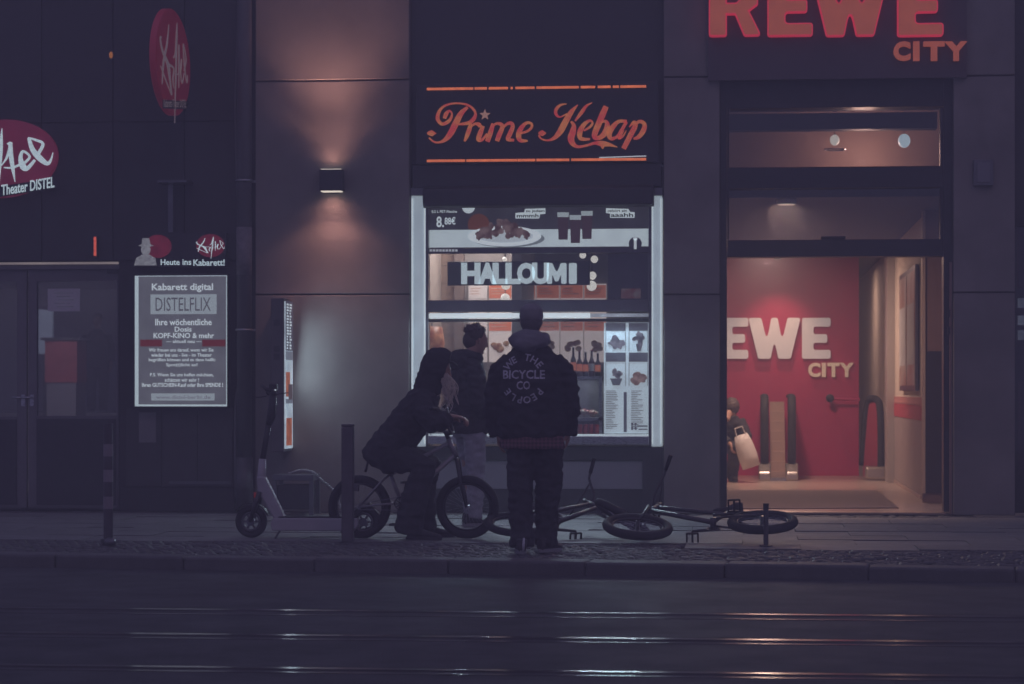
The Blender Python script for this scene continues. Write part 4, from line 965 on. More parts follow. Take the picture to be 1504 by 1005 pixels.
cbp = catmull([tuple(pt(a, b_, -.02)) for a, b_ in ((352, -20), (346, 150), (349, 300), (350, 420), (354, 520), (351, 560), (346, 600), (346, 730))], 6)
o = MB().tube(cbp, .012, 8).build('wall_cable', mat('cable_grey', (.16, .155, .16), .5), None, smooth=True); tag(o, 'thin loose grey cable running down beside the drainpipe', 'cable')
# lit advertising box on the left stone pier
ab = thing('advert_box', pt(410, 666, -.035), 'slim lit advertising box standing out from the left stone pier', 'advert box')
xa, xb = fx(397.5, -.45), fx(420, -.45); za, zb_ = fz(664, 420, -.45), fz(438, 420, -.45)
MB().box(xa, xb - .02, -.45, -.04, za, zb_).build('case', mat('adbox_dark', (.10, .09, .095), .5, var=.2, scale=6), ab, bevel=.006)
XA = xb - .019
MB().box(XA, XA + .012, -.44, -.05, za + .03, zb_ - .03).build('light_face', glow('adbox_white', (.75, .9, 1.), .36, .3, 6), ab)
def aface(y0, y1, t0, t1, m, nm, off=.013): return MB().box(XA + off, XA + off + .003, y0, y1, za + (zb_ - za) * t0, za + (zb_ - za) * t1).build(nm, m, ab)
lamp('advert_box_light', 'AREA', (XA + .03, -.28, (za + zb_) / 2 - .1), 6, (.62, .84, 1.), (XA + 3, -.1, (za + zb_) / 2 - .4), shape='RECTANGLE', size=.3, size_y=1.3)
aface(-.43, -.06, .66, .985, glow('adbox_navy', (.12, .12, .17), .3), 'dark_print')
rr = random.Random(3)
tb = MB()
for k in range(16):
    z_ = za + (zb_ - za) * (.67 + .019 * k)
    for y_ in (-.40, -.25): tb.box(XA + .0165, XA + .0185, y_, y_ + rr.uniform(.05, .12), z_, z_ + .018)
tb.build('lettering', PW, ab)
aface(-.43, -.06, .60, .655, glow('adbox_grey', (.3, .33, .4), .3), 'grey_print')
aface(-.40, -.12, .04, .22, glow('adbox_orange', (.5, .14, .07), .42, .5, 14), 'food_print')
aface(-.42, -.22, .36, .52, MATS['adbox_orange'], 'food_print')
aface(-.30, -.10, .34, .44, glow('adbox_dark2', (.10, .07, .08), .5), 'food_print', .017)
aface(-.43, -.06, .315, .345, glow('adbox_grey', (.3, .33, .4), .3), 'grey_print')
for k, z_ in enumerate((.82, .65, .60)): MB().box(xa + .03, xb - .06, -.455, -.4505, za + (zb_ - za) * z_, za + (zb_ - za) * (z_ + .04)).build('vent', M_BLACKMET, ab)
# low crate with a coiled cable under it
cr = thing('metal_crate', (fx(430, -.5), -.5, 0), 'low dark metal crate on the pavement below the advertising box', 'crate')
xa, xb = fx(400, -.75), fx(460, -.75)
for x in (xa, xb - .04):
    for y in (-.75, -.40): MB().box(x, x + .04, y, y + .04, .004, .34).build('leg', M_GREYMET, cr)
MB().box(xa, xb, -.75, -.36, .341, .40).build('top', M_GREYMET, cr, bevel=.006)
MB().box(xa + .041, xb - .041, -.73, -.38, .06, .30).build('body', M_BLACKMET, cr, bevel=.008)
cp = []
for i in range(150):
    t_ = i / 149; b0 = catmull([(423, 697, 0), (440, 692, 0), (458, 694, 0), (472, 706, 0), (490, 722, 0), (500, 745, 0)], 30)
    c = b0[int(t_ * (len(b0) - 1))]; p = pt(c.x, c.y, -.55 - .12 * t_)
    cp.append(p + Vector((.006 * math.cos(i * 1.5), .018 * math.sin(i * 1.5), .016 * math.cos(i * 1.5))))
o = MB().tube(cp, .006, 6).build('coil_cable', mat('coil_grey', (.34, .33, .34), .4), None, smooth=True); tag(o, 'spiral bike lock cable drooping from the metal crate', 'cable')

# ================================================================== STREET FURNITURE
M_POST = mat('post_paint', (.075, .07, .075), .5, var=.3, scale=8)
def striped_post(px, q0, q1, w_, label):
    g = gpt(px, q1); sc = (q1 - HY) / CAM.z; h_ = (q1 - q0) / sc; r_ = w_ / 2 / sc
    p = thing('bollard', g, label, 'bollard')
    MB().tube([g, g + Vector((0, 0, .05)), g + Vector((0, 0, .051)), g + Vector((0, 0, h_))], [r_ * 1.6, r_ * 1.6, r_, r_], 16).build('post', M_POST, p)
    return p, g, h_, r_
p, g, h_, r_ = striped_post(159, 622, 801, 14, 'thin round bollard with pale reflective bands in front of the theatre door')
for z_ in (.30, .52, .73): MB().tube([g + Vector((0, 0, h_ * z_)), g + Vector((0, 0, h_ * (z_ + .10)))], r_ * 1.03, 16).build('band', mat('band_pale', (.26, .22, .24), .5), p)
MB().ell(g + Vector((.03, -.05, .03)), .05, .05, .035, 10, 8).build('foot_cap', M_GREYMET, p, smooth=True)
g = gpt(511, 797); sc = (797 - HY) / CAM.z; h_ = (797 - 625) / sc; w_ = 8.6 / sc
sq = thing('bollard', g, 'square dark bollard standing in front of the scooter deck and rear bicycle wheel', 'bollard')
MB().box(g.x - w_, g.x + w_, g.y - w_, g.y + w_, 0, h_ - .01).build('post', mat('post_square', (.11, .10, .105), .55, var=.25, scale=9), sq, bevel=.012)
MB().box(g.x - w_ * 1.03, g.x + w_ * 1.03, g.y - w_ * 1.03, g.y + w_ * 1.03, h_ - .009, h_ + .01).build('cap', M_POST, sq, bevel=.006)
MB().box(g.x + w_ + .001, g.x + w_ + .04, g.y - .03, g.y + .03, h_ * .44, h_ * .50).build('eyelet', M_POST, sq)
g = gpt(1125, 803); sc = (803 - HY) / CAM.z; h_ = (803 - 740) / sc
sp2 = thing('short_post', g, 'short thin post standing before the rear wheel of the fallen bicycle', 'post')
MB().tube([g, g + Vector((0, 0, h_))], .02, 14).build('post', M_POST, sp2, smooth=False)
MB().tube([g + Vector((0, 0, h_ - .045)), g + Vector((0, 0, h_ + .004))], .0225, 14).build('cap', M_BLACKPLASTIC, sp2)
MB().tube([g + Vector((0, 0, .001)), g + Vector((0, 0, .012))], .05, 16).build('base_plate', M_POST, sp2)

# ================================================================== BICYCLES
def wheel(parent, c, Rw, M, mt, mr, tw=.027):
    Mx = M
    w_ = thing('wheel', (0, 0, 0), None, None, local=True); w_.parent = parent
    MB(Mx).torus(c, (0, 1, 0), Rw - tw, tw, 40, 10).build('tyre', mt, w_, smooth=True)
    MB(Mx).torus(c, (0, 1, 0), Rw - 2.25 * tw, .009, 40, 8, .015).build('rim', mr, w_, smooth=True)
    MB(Mx).cyl(Vector(c) + Vector((0, -.05, 0)), Vector(c) + Vector((0, .05, 0)), .019, 12).build('hub', M_STEEL, w_)
    s_ = MB(Mx)
    for i in range(32):
        a = 2 * math.pi * i / 32; e = (i % 2) * 2 - 1; a2 = a + (.45 if (i // 2) % 2 else -.45)
        s_.tube([Vector(c) + Vector((.018 * math.cos(a2), e * .032, .018 * math.sin(a2))), Vector(c) + Vector(((Rw - 2.3 * tw) * math.cos(a), 0, (Rw - 2.3 * tw) * math.sin(a)))], .0012, 4)
    s_.build('spokes', M_STEEL, w_)
    return w_
def bmx(name, label, mtx, Rw=.262, wb=.90, steer=0., crank=0., frame_m=None, group=None, mt=M_RUBBER, mr=M_BLACKMET, tw=.027):
    """local x forward, z up, rear axle over the origin"""
    b = thing(name, None, label, 'bicycle', group, local=True, mtx=mtx)
    k = wb / .90; Vq = lambda x, z, y=0.: Vector((x * k, y, Rw + z * k))
    BB, ST, HT, HB, FA = Vq(.353, .03), Vq(.248, .295), Vq(.742, .565), Vq(.806, .42), Vq(.898, 0)
    I = Matrix()
    wheel(b, Vq(0, 0), Rw, I, mt, mr, tw)
    MB().tube([BB, ST], .016, 12).tube([BB, HB + (HT - HB) * .12], .020, 12).tube([ST - (ST - BB) * .10, HT - (HT - HB) * .2], .017, 12).tube([HB, HT], .023, 14).cyl(BB + Vector((0, -.04, 0)), BB + Vector((0, .04, 0)), .026, 14).build('frame', frame_m, b, smooth=True)
    st_ = MB()
    for e in (-1, 1):
        st_.tube([BB + Vector((-.02, e * .03, 0)), BB + Vector((-.12, e * .045, -.005)), Vq(0, 0, e * .062)], .009, 8).tube([ST + Vector((0, e * .012, -.03)), ST + Vector((-.05, e * .04, -.07)), Vq(0, 0, e * .062)], .008, 8)
    st_.build('rear_stays', frame_m, b, smooth=True)
    # seat
    sd_ = (ST - BB).normalized(); top = ST + sd_ * .07
    s_ = MB().tube([ST - sd_ * .05, top], .0127, 10).build('seat_post', M_BLACKMET, b, smooth=True)
    MB().loft([(top + Vector((-.12, 0, .035)), .008, .005), (top + Vector((-.115, 0, .035)), .062, .022), (top + Vector((-.06, 0, .03)), .066, .026), (top + Vector((.01, 0, .025)), .034, .022), (top + Vector((.09, 0, .025)), .022, .017), (top + Vector((.13, 0, .02)), .012, .008)], 14, side=(0, 1, 0), fwd=(0, 0, 1)).build('seat', M_BLACKPLASTIC, b, smooth=True)
    # drivetrain
    ca_ = Vector((math.cos(crank), 0, math.sin(crank)))
    cw = MB().torus(BB + Vector((0, -.055, 0)), (0, 1, 0), .052, .006, 28, 6)
    for i in range(5):
        a = 2 * math.pi * i / 5; cw.tube([BB + Vector((0, -.055, 0)), BB + Vector((.05 * math.cos(a), -.055, .05 * math.sin(a)))], .006, 6)
    cw.build('chainring', M_BLACKMET, b, smooth=True)
    MB().tube([BB + Vector((0, -.055, .056)), Vq(0, .022 / k, -.055)], .004, 6).tube([BB + Vector((0, -.055, -.056)), Vq(0, -.022 / k, -.055)], .004, 6).build('chain', M_GREYMET, b)
    for e in (-1, 1):
        tip = BB + Vector((0, e * .075, 0)) + ca_ * (.17 * (-e))
        c_ = MB().tube([BB + Vector((0, e * .06, 0)), tip], [.014, .011], 8).build('crank_arm', M_BLACKMET, b, smooth=True)
        q = tip + Vector((0, e * .065, 0)); P = MB()
        P.tube([tip, tip + Vector((0, e * .11, 0))], .007, 8)
        for dx in (-.045, .045): P.box(q.x + dx - .007, q.x + dx + .007, q.y - .05, q.y + .05, q.z - .010, q.z + .010)
        for dy in (-.054, .04): P.box(q.x - .045, q.x + .045, q.y + dy, q.y + dy + .014, q.z - .010, q.z + .010)
        P.box(q.x - .008, q.x + .008, q.y - .05, q.y + .05, q.z - .012, q.z + .012)
        P.build('pedal', M_BLACKPLASTIC, b)
    # steered front end
    ax = (HT - HB).normalized()
    S = Matrix.Translation(HB) @ Matrix.Rotation(steer, 4, ax) @ Matrix.Translation(-HB)
    wheel(b, FA, Rw, S, mt, mr, tw)
    crown = HB - ax * .02
    fk = MB(S)
    for e in (-1, 1): fk.tube([crown + Vector((0, e * .012, 0)), crown + Vector((.004, e * .048, -.012)), FA + (crown - FA) * .5 + Vector((-.008, e * .055, 0)), FA + Vector((0, e * .058, 0))], [.016, .016, .013, .010], 10)
    fk.build('fork', frame_m if False else M_BLACKMET, b, smooth=True)
    cl = HT + ax * .045 + Vector((.05, 0, .01))
    MB(S).tube([HT, HT + ax * .07], .018, 12).tube([HT + ax * .045, cl], .020, 10).build('stem', M_BLACKMET, b, smooth=True)
    up = (ax * .92 + Vector((.02, 0, .05))).normalized()
    path = [cl + Vector((0, e * .04, 0)) for e in (-1,)]
    L = lambda y, h_, dx=0.: cl + up * h_ + Vector((dx, y, 0))
    hb = MB(S).tube([L(-.36, .225, -.035), L(-.24, .215, -.005), L(-.20, .20, 0), L(-.09, .02), L(-.06, 0), L(.06, 0), L(.09, .02), L(.20, .20, 0), L(.24, .215, -.005), L(.36, .225, -.035)], .0115, 10).tube([L(-.175, .155), L(.175, .155)], .009, 8)
    h_ = hb.build('handlebar', M_BLACKMET, b, smooth=True)
    for e in (-1, 1):
        MB(S).tube([L(e * .245, .215, -.006), L(e * .36, .225, -.035), L(e * .372, .226, -.038)], [.0165, .0165, .019], 12).build('grip', M_RUBBER, h_, smooth=True)
    return b, S, L
M_FRAME = mat('frame_grey', (.34, .33, .34), .35, metal=.4, var=.1, scale=12)
M_FDARK = mat('frame_dark', (.06, .055, .06), .35, var=.2, scale=12)
ga = gpt(528, 791)
MA = Matrix.Translation((ga.x, ga.y, 0)) @ Matrix.Rotation(rad(1.5), 4, 'Z')
bmx('bmx_bicycle', 'grey framed bmx bicycle standing under the hooded rider', MA, .262, .895, steer=rad(-3), crank=rad(-100), frame_m=M_FRAME, tw=.032)
def place_lying(px, py, zc, tilt, yaw, Rw, pitch=0., sg=-1):    # the rear axle appears at (px, py), zc above the pavement; sg: front end to the left (-1) or right
    d = ray(px, py); p = CAM + d * ((zc - CAM.z) / d.z)
    f_ = Matrix.Rotation(yaw, 3, 'Z') @ Vector((sg, 0, 0)); u_ = Matrix.Rotation(yaw, 3, 'Z') @ Vector((0, math.cos(tilt), math.sin(tilt)))
    f_ = (f_ + Vector((0, 0, pitch))).normalized(); l_ = u_.cross(f_).normalized(); u_ = f_.cross(l_)
    return Matrix.Translation(p) @ Matrix((f_, l_, u_)).transposed().to_4x4() @ Matrix.Translation((0, 0, -Rw))
bmx('bmx_bicycle', 'black bmx bicycle lying on its side before the supermarket door', place_lying(1120, 767, .17, rad(11), rad(3), .285, -.03), .285, 1.0, steer=rad(6), crank=rad(8), frame_m=M_FDARK, tw=.037)
bmx('bmx_bicycle', 'black bmx bicycle lying on its side behind the standing cap wearer', place_lying(757, 770, .13, rad(15), rad(16), .262, .0, 1), .262, .88, steer=rad(36), crank=rad(180), frame_m=M_FDARK, tw=.032)

# ================================================================== E-SCOOTER (faces left)
def escooter():
    g = gpt(369, 790); sc = (790 - HY) / CAM.z
    s = thing('kick_scooter', g, 'grey electric kick scooter parked facing left by the square bollard', 'scooter')
    X = lambda px: (px - 369) / sc + g.x
    Z = lambda py: (790 - py) / sc
    y = g.y
    def whl(px, r_):
        w_ = thing('wheel', (X(px), y, r_), None, None); w_.parent = s; w_.matrix_parent_inverse = Matrix.Translation(-Vector(s['_w']))
        MB().torus((X(px), y, r_), (0, 1, 0), r_ - .028, .028, 30, 10).build('tyre', M_RUBBER, w_, smooth=True)
        MB().torus((X(px), y, r_), (0, 1, 0), r_ - .062, .012, 30, 8, .02).build('rim', M_GREYMET, w_, smooth=True)
        sp_ = MB().cyl((X(px), y - .035, r_), (X(px), y + .035, r_), .035, 14)
        for k in range(6):
            a = k * math.pi / 3; sp_.tube([(X(px), y, r_), (X(px) + (r_ - .06) * math.cos(a), y, r_ + (r_ - .06) * math.sin(a))], .010, 6)
        sp_.build('hub', M_GREYMET, w_)
    whl(369, .135); whl(536, .135)
    SG_ = mat('scooter_grey', (.42, .41, .42), .4, var=.1, scale=9)
    fk = MB()
    for e in (-1, 1): fk.tube([(X(383), y + e * .05, Z(722)), (X(378), y + e * .065, Z(740)), (X(369), y + e * .06, .135)], [.02, .022, .016], 8)
    fk.build('fork', M_BLACKMET, s, smooth=True)
    md = MB(); n = 12
    rs_ = []
    for i in range(n + 1):
        a = rad(20 + 130 * i / n); rs_.append([Vector((X(369) + r_ * math.cos(a), y + w_, .135 + r_ * math.sin(a))) for r_, w_ in ((.15, -.04), (.156, -.04), (.156, .04), (.15, .04))])
    md.rings(rs_).build('mudguard', M_BLACKPLASTIC, s)
    MB().tube([(X(402), y, Z(578)), (X(399), y, Z(612)), (X(395), y, Z(624))], [.036, .042, .03], 12, flat=.9).tube([(X(395), y, Z(622)), (X(386), y, Z(676))], .025, 12).build('column', M_BLACKPLASTIC, s, smooth=True)
    MB().tube([(X(386), y, Z(674)), (X(384), y, Z(702)), (X(384), y, Z(724))], [.031, .036, .03], 12).build('lower_column', SG_, s, smooth=True)
    nk = [(X(378), Z(700)), (X(390), Z(699)), (X(420), Z(759)), (X(424), Z(768)), (X(400), Z(772)), (X(404), Z(762)), (X(380), Z(722))]
    MB().prism(nk[::-1], y - .045, y + .045).build('neck', SG_, s, bevel=.015)
    MB().prism([(X(402), Z(779)), (X(524), Z(779)), (X(530), Z(770)), (X(530), Z(760)), (X(404), Z(760)), (X(400), Z(768))], y - .085, y + .085).build('deck', SG_, s, bevel=.01)
    MB().box(X(412), X(522), y - .075, y + .075, Z(759.6), Z(758)).build('grip_mat', M_RUBBER, s)
    MB().prism([(X(516), Z(757)), (X(545), Z(737)), (X(562), Z(757)), (X(558), Z(760)), (X(543), Z(744)), (X(524), Z(760))][::-1], y - .045, y + .045).build('rear_fender', M_BLACKPLASTIC, s, bevel=.008)
    MB().tube([(X(414), y - .07, Z(779)), (X(409), y - .12, .004)], .009, 8).build('kickstand', M_BLACKMET, s)
    MB().box(X(375), X(378), y - .055, y - .045, Z(731), Z(723)).build('reflector', glow('reflector_red', (.6, .05, .04), .08), s)
    hb = MB().tube([(X(410), y - .20, Z(577)), (X(405), y - .10, Z(575)), (X(402), y, Z(573)), (X(394), y + .10, Z(575)), (X(388), y + .20, Z(577))], .014, 10)
    hb = hb.tube([(X(383), y + .02, Z(566)), (X(392), y, Z(572)), (X(402), y, Z(573))], [.008, .016, .02], 8).build('handlebar', M_BLACKMET, s, smooth=True)
    MB().tube([(X(413), y - .30, Z(578)), (X(410), y - .19, Z(577))], .019, 12).build('grip', M_RUBBER, hb, smooth=True)
    MB().tube([(X(388), y + .19, Z(577)), (X(384), y + .30, Z(578))], .019, 12).build('grip', M_RUBBER, hb, smooth=True)
    MB().tube([(X(406), y - .12, Z(580)), (X(420), y - .15, Z(578)), (X(430), y - .17, Z(577))], [.006, .006, .004], 6).build('brake_lever', M_BLACKMET, hb)
    MB().tube([(X(386), y + .15, Z(582)), (X(374), y + .18, Z(584)), (X(362), y + .19, Z(583))], [.006, .006, .004], 6).build('brake_lever', M_BLACKMET, hb)
    MB().box(X(396), X(408), y - .035, y + .035, Z(575), Z(564)).build('display', M_BLACKPLASTIC, s, bevel=.012)
    MB().box(X(404), X(407.6), y - .040, y - .036, Z(574), Z(572)).build('display_light', glow('display_white', (.8, .9, 1.), .5), s)
escooter()

# ================================================================== PEOPLE
def remesh(mb, name, m, parent, voxel=.012, smooth=4, fold=0., fscale=.09, seed=0., mtx=None):
    me = mb.mesh(name); o = bpy.data.objects.new(name, me); COL.objects.link(o)
    r_ = o.modifiers.new('r', 'REMESH'); r_.mode = 'VOXEL'; r_.voxel_size = voxel
    s_ = o.modifiers.new('s', 'SMOOTH'); s_.iterations = smooth; s_.factor = .5
    dg = bpy.context.evaluated_depsgraph_get(); me2 = bpy.data.meshes.new_from_object(o.evaluated_get(dg))
    bpy.data.objects.remove(o); me2.name = name
    if fold:
        ns = [v.normal.copy() for v in me2.vertices]
        for v, n_ in zip(me2.vertices, ns):
            c = v.co; q = Vector((c.x / fscale + seed, c.y / fscale, c.z / (fscale * .55)))
            a = noise.noise(q); b_ = 1 - abs(noise.noise(q * .8 + Vector((5, 3, 1)))) * 2
            v.co = c + n_ * (fold * (a * .6 + b_ * .5 - .2))
        me2.update()
    me2.polygons.foreach_set('use_smooth', [True] * len(me2.polygons))
    me2.materials.clear(); me2.materials.append(m)
    ob = bpy.data.objects.new(name, me2); COL.objects.link(ob)
    if parent: ob.parent = parent
    return ob
V = Vector
def hand(mb, wrist, dirv, palm_n, side, curl=.6, s=1.):
    """palm with four unequal bent fingers and a thumb leaving the side of the palm"""
    d = V(dirv).normalized(); n = V(palm_n); n = (n - d * n.dot(d)).normalized(); a = d.cross(n).normalized() * side
    w = V(wrist)
    mb.loft([(w, .028 * s, .021 * s), (w + d * .03 * s, .036 * s, .018 * s), (w + d * .075 * s, .042 * s, .015 * s), (w + d * .092 * s, .038 * s, .012 * s)], 12, side=a, fwd=n)
    for i, (off, ln) in enumerate(((.031, .070), (.0105, .080), (-.0105, .075), (-.031, .058))):
        b0 = w + d * .080 * s + a * off * s; p = [b0]; dd = d.copy(); ang = 0
        for seg in (.45, .32, .23):
            ang += curl * (.45 if seg > .4 else .75)
            dd = d * math.cos(ang) + n * math.sin(ang); p.append(p[-1] + dd * ln * seg * s * 1.05)
        mb.tube(p, [.0098 * s, .009 * s, .0085 * s, .0075 * s], 8, round_ends=True)
    t0 = w + d * .028 * s + a * .030 * s; t1 = t0 + (a * .75 + d * .6 + n * .25).normalized() * .042 * s; t2 = t1 + (a * .25 + d * .85 + n * .45).normalized() * .034 * s
    mb.tube([t0 - a * .01 * s, t1, t2], [.014 * s, .011 * s, .009 * s], 8, round_ends=True)
def head(mb, c, f_, up=V((0, 0, 1)), s=1., turn=None):
    """head with brow, nose, lips, chin, ears; f_ = facing direction"""
    f_ = V(f_).normalized(); up = (V(up) - f_ * f_.dot(V(up))).normalized(); r_ = f_.cross(up).normalized(); c = V(c)
    P = lambda a, b_, h_: c + r_ * (a * s) + f_ * (b_ * s) + up * (h_ * s)
    mb.loft([(P(0, -.02, .118), .02 * s, .025 * s), (P(0, -.018, .105), .05 * s, .062 * s), (P(0, -.012, .07), .070 * s, .090 * s), (P(0, -.008, .03), .075 * s, .098 * s), (P(0, -.004, -.01), .073 * s, .095 * s), (P(0, .008, -.05), .064 * s, .080 * s), (P(0, .022, -.09), .048 * s, .058 * s), (P(0, .038, -.115), .026 * s, .03 * s)], 20, side=r_, fwd=f_)
    mb.tube([P(0, .088, .022), P(0, .104, -.012), P(0, .113, -.028), P(0, .088, -.036)], [.009 * s, .012 * s, .015 * s, .013 * s], 8)
    mb.tube([P(-.022, .082, -.062), P(0, .093, -.060), P(.022, .082, -.062)], .008 * s, 8)
    mb.tube([P(-.045, .075, .034), P(0, .090, .034), P(.045, .075, .034)], .011 * s, 8)
    mb.ell(P(0, .072, -.098), .022 * s, .022 * s, .02 * s, 10, 8)
    for e in (-1, 1):
        mb.ell(P(e * .077, -.008, -.005), .012 * s, .02 * s, .031 * s, 10, 8)
        mb.ell(P(e * .031, .081, .008), .012 * s, .010 * s, .008 * s, 8, 6)
    mb.tube([P(0, -.02, -.06), P(0, -.03, -.13), P(0, -.045, -.20)], [.056 * s, .055 * s, .062 * s], 14)
    return P
SKIN = mat('skin', (.42, .24, .18), .55, var=.08, scale=20)
def shoe(parent, p, yaw, m, sole, s=1.):
    Mx = Matrix.Translation(p) @ Matrix.Rotation(yaw, 4, 'Z')
    u = MB(Mx)
    u.loft([((-.085 * s, 0, .05), .02, .03), ((-.08 * s, 0, .055), .035, .045), ((-.02 * s, 0, .06), .04, .05), ((.05 * s, 0, .05), .044, .036), ((.12 * s, 0, .04), .047, .024), ((.17 * s, 0, .033), .036, .016), ((.19 * s, 0, .03), .012, .008)], 14, side=(0, 1, 0), fwd=(0, 0, 1))
    u.tube([(-.035 * s, 0, .06), (-.04 * s, 0, .115)], [.042, .045], 12)
    o = remesh(u, 'shoe', m, parent, .009, 3)
    MB(Mx).loft([((0, 0, 0), 1, 1)], 3) if False else None
    sl_ = MB(Mx); n = 18
    ol_ = [(.05 * s + .145 * s * math.cos(t), (.046 if math.cos(t) > 0 else .040) * math.sin(t)) for t in [2 * math.pi * i / n for i in range(n)]]
    sl_.rings([[V((x, y, z_)) for x, y in ol_] for z_ in (.002, .028)]); sl_.build('sole', sole, o)
    return o
BLACKCLOTH = mat('black_cloth', (.042, .041, .046), .85, var=.25, scale=25, bump=.3, bscale=300, spec=.25)
DARKJEANS = mat('dark_trousers', (.045, .044, .05), .85, var=.25, scale=22, bump=.3, bscale=300, spec=.25)
JEANS = mat('grey_jeans', (.34, .34, .37), .8, var=.25, scale=14, bump=.3, bscale=300, spec=.25)
HOODGREY = mat('hood_grey', (.20, .195, .215), .9, var=.15, scale=25, spec=.2)
CAPGREY = mat('cap_grey', (.22, .215, .225), .85, var=.15, scale=30, spec=.2)
SHOEDARK = mat('shoe_dark', (.04, .038, .042), .6); SOLE_L = mat('sole_light', (.3, .3, .31), .6); SOLE_D = mat('sole_dark', (.06, .058, .06), .7)
def check_mat():
    m = mat('checked_flannel', (.1, .04, .05), .9)
    n = m.node_tree.nodes; l = m.node_tree.links; b = n['Principled BSDF']; tc = n.new('ShaderNodeTexCoord')
    w1 = n.new('ShaderNodeTexWave'); w1.bands_direction = 'X'; w1.inputs['Scale'].default_value = 11
    w2 = n.new('ShaderNodeTexWave'); w2.bands_direction = 'Z'; w2.inputs['Scale'].default_value = 11
    for w_ in (w1, w2): l.new(tc.outputs['Object'], w_.inputs[0])
    a = n.new('ShaderNodeMixRGB'); a.blend_type = 'ADD'; a.inputs[0].default_value = 1; l.new(w1.outputs[0], a.inputs[1]); l.new(w2.outputs[0], a.inputs[2])
    cr_ = n.new('ShaderNodeValToRGB'); cr_.color_ramp.elements[0].color = (.05, .03, .04, 1); cr_.color_ramp.elements[1].color = (.26, .12, .13, 1)
    sc_2 = n.new('ShaderNodeMath'); sc_2.operation = 'MULTIPLY'; sc_2.inputs[1].default_value = .5; l.new(a.outputs[0], sc_2.inputs[0]); l.new(sc_2.outputs[0], cr_.inputs[0]); l.new(cr_.outputs[0], b.inputs['Base Color'])
    return m
FLANNEL = check_mat()

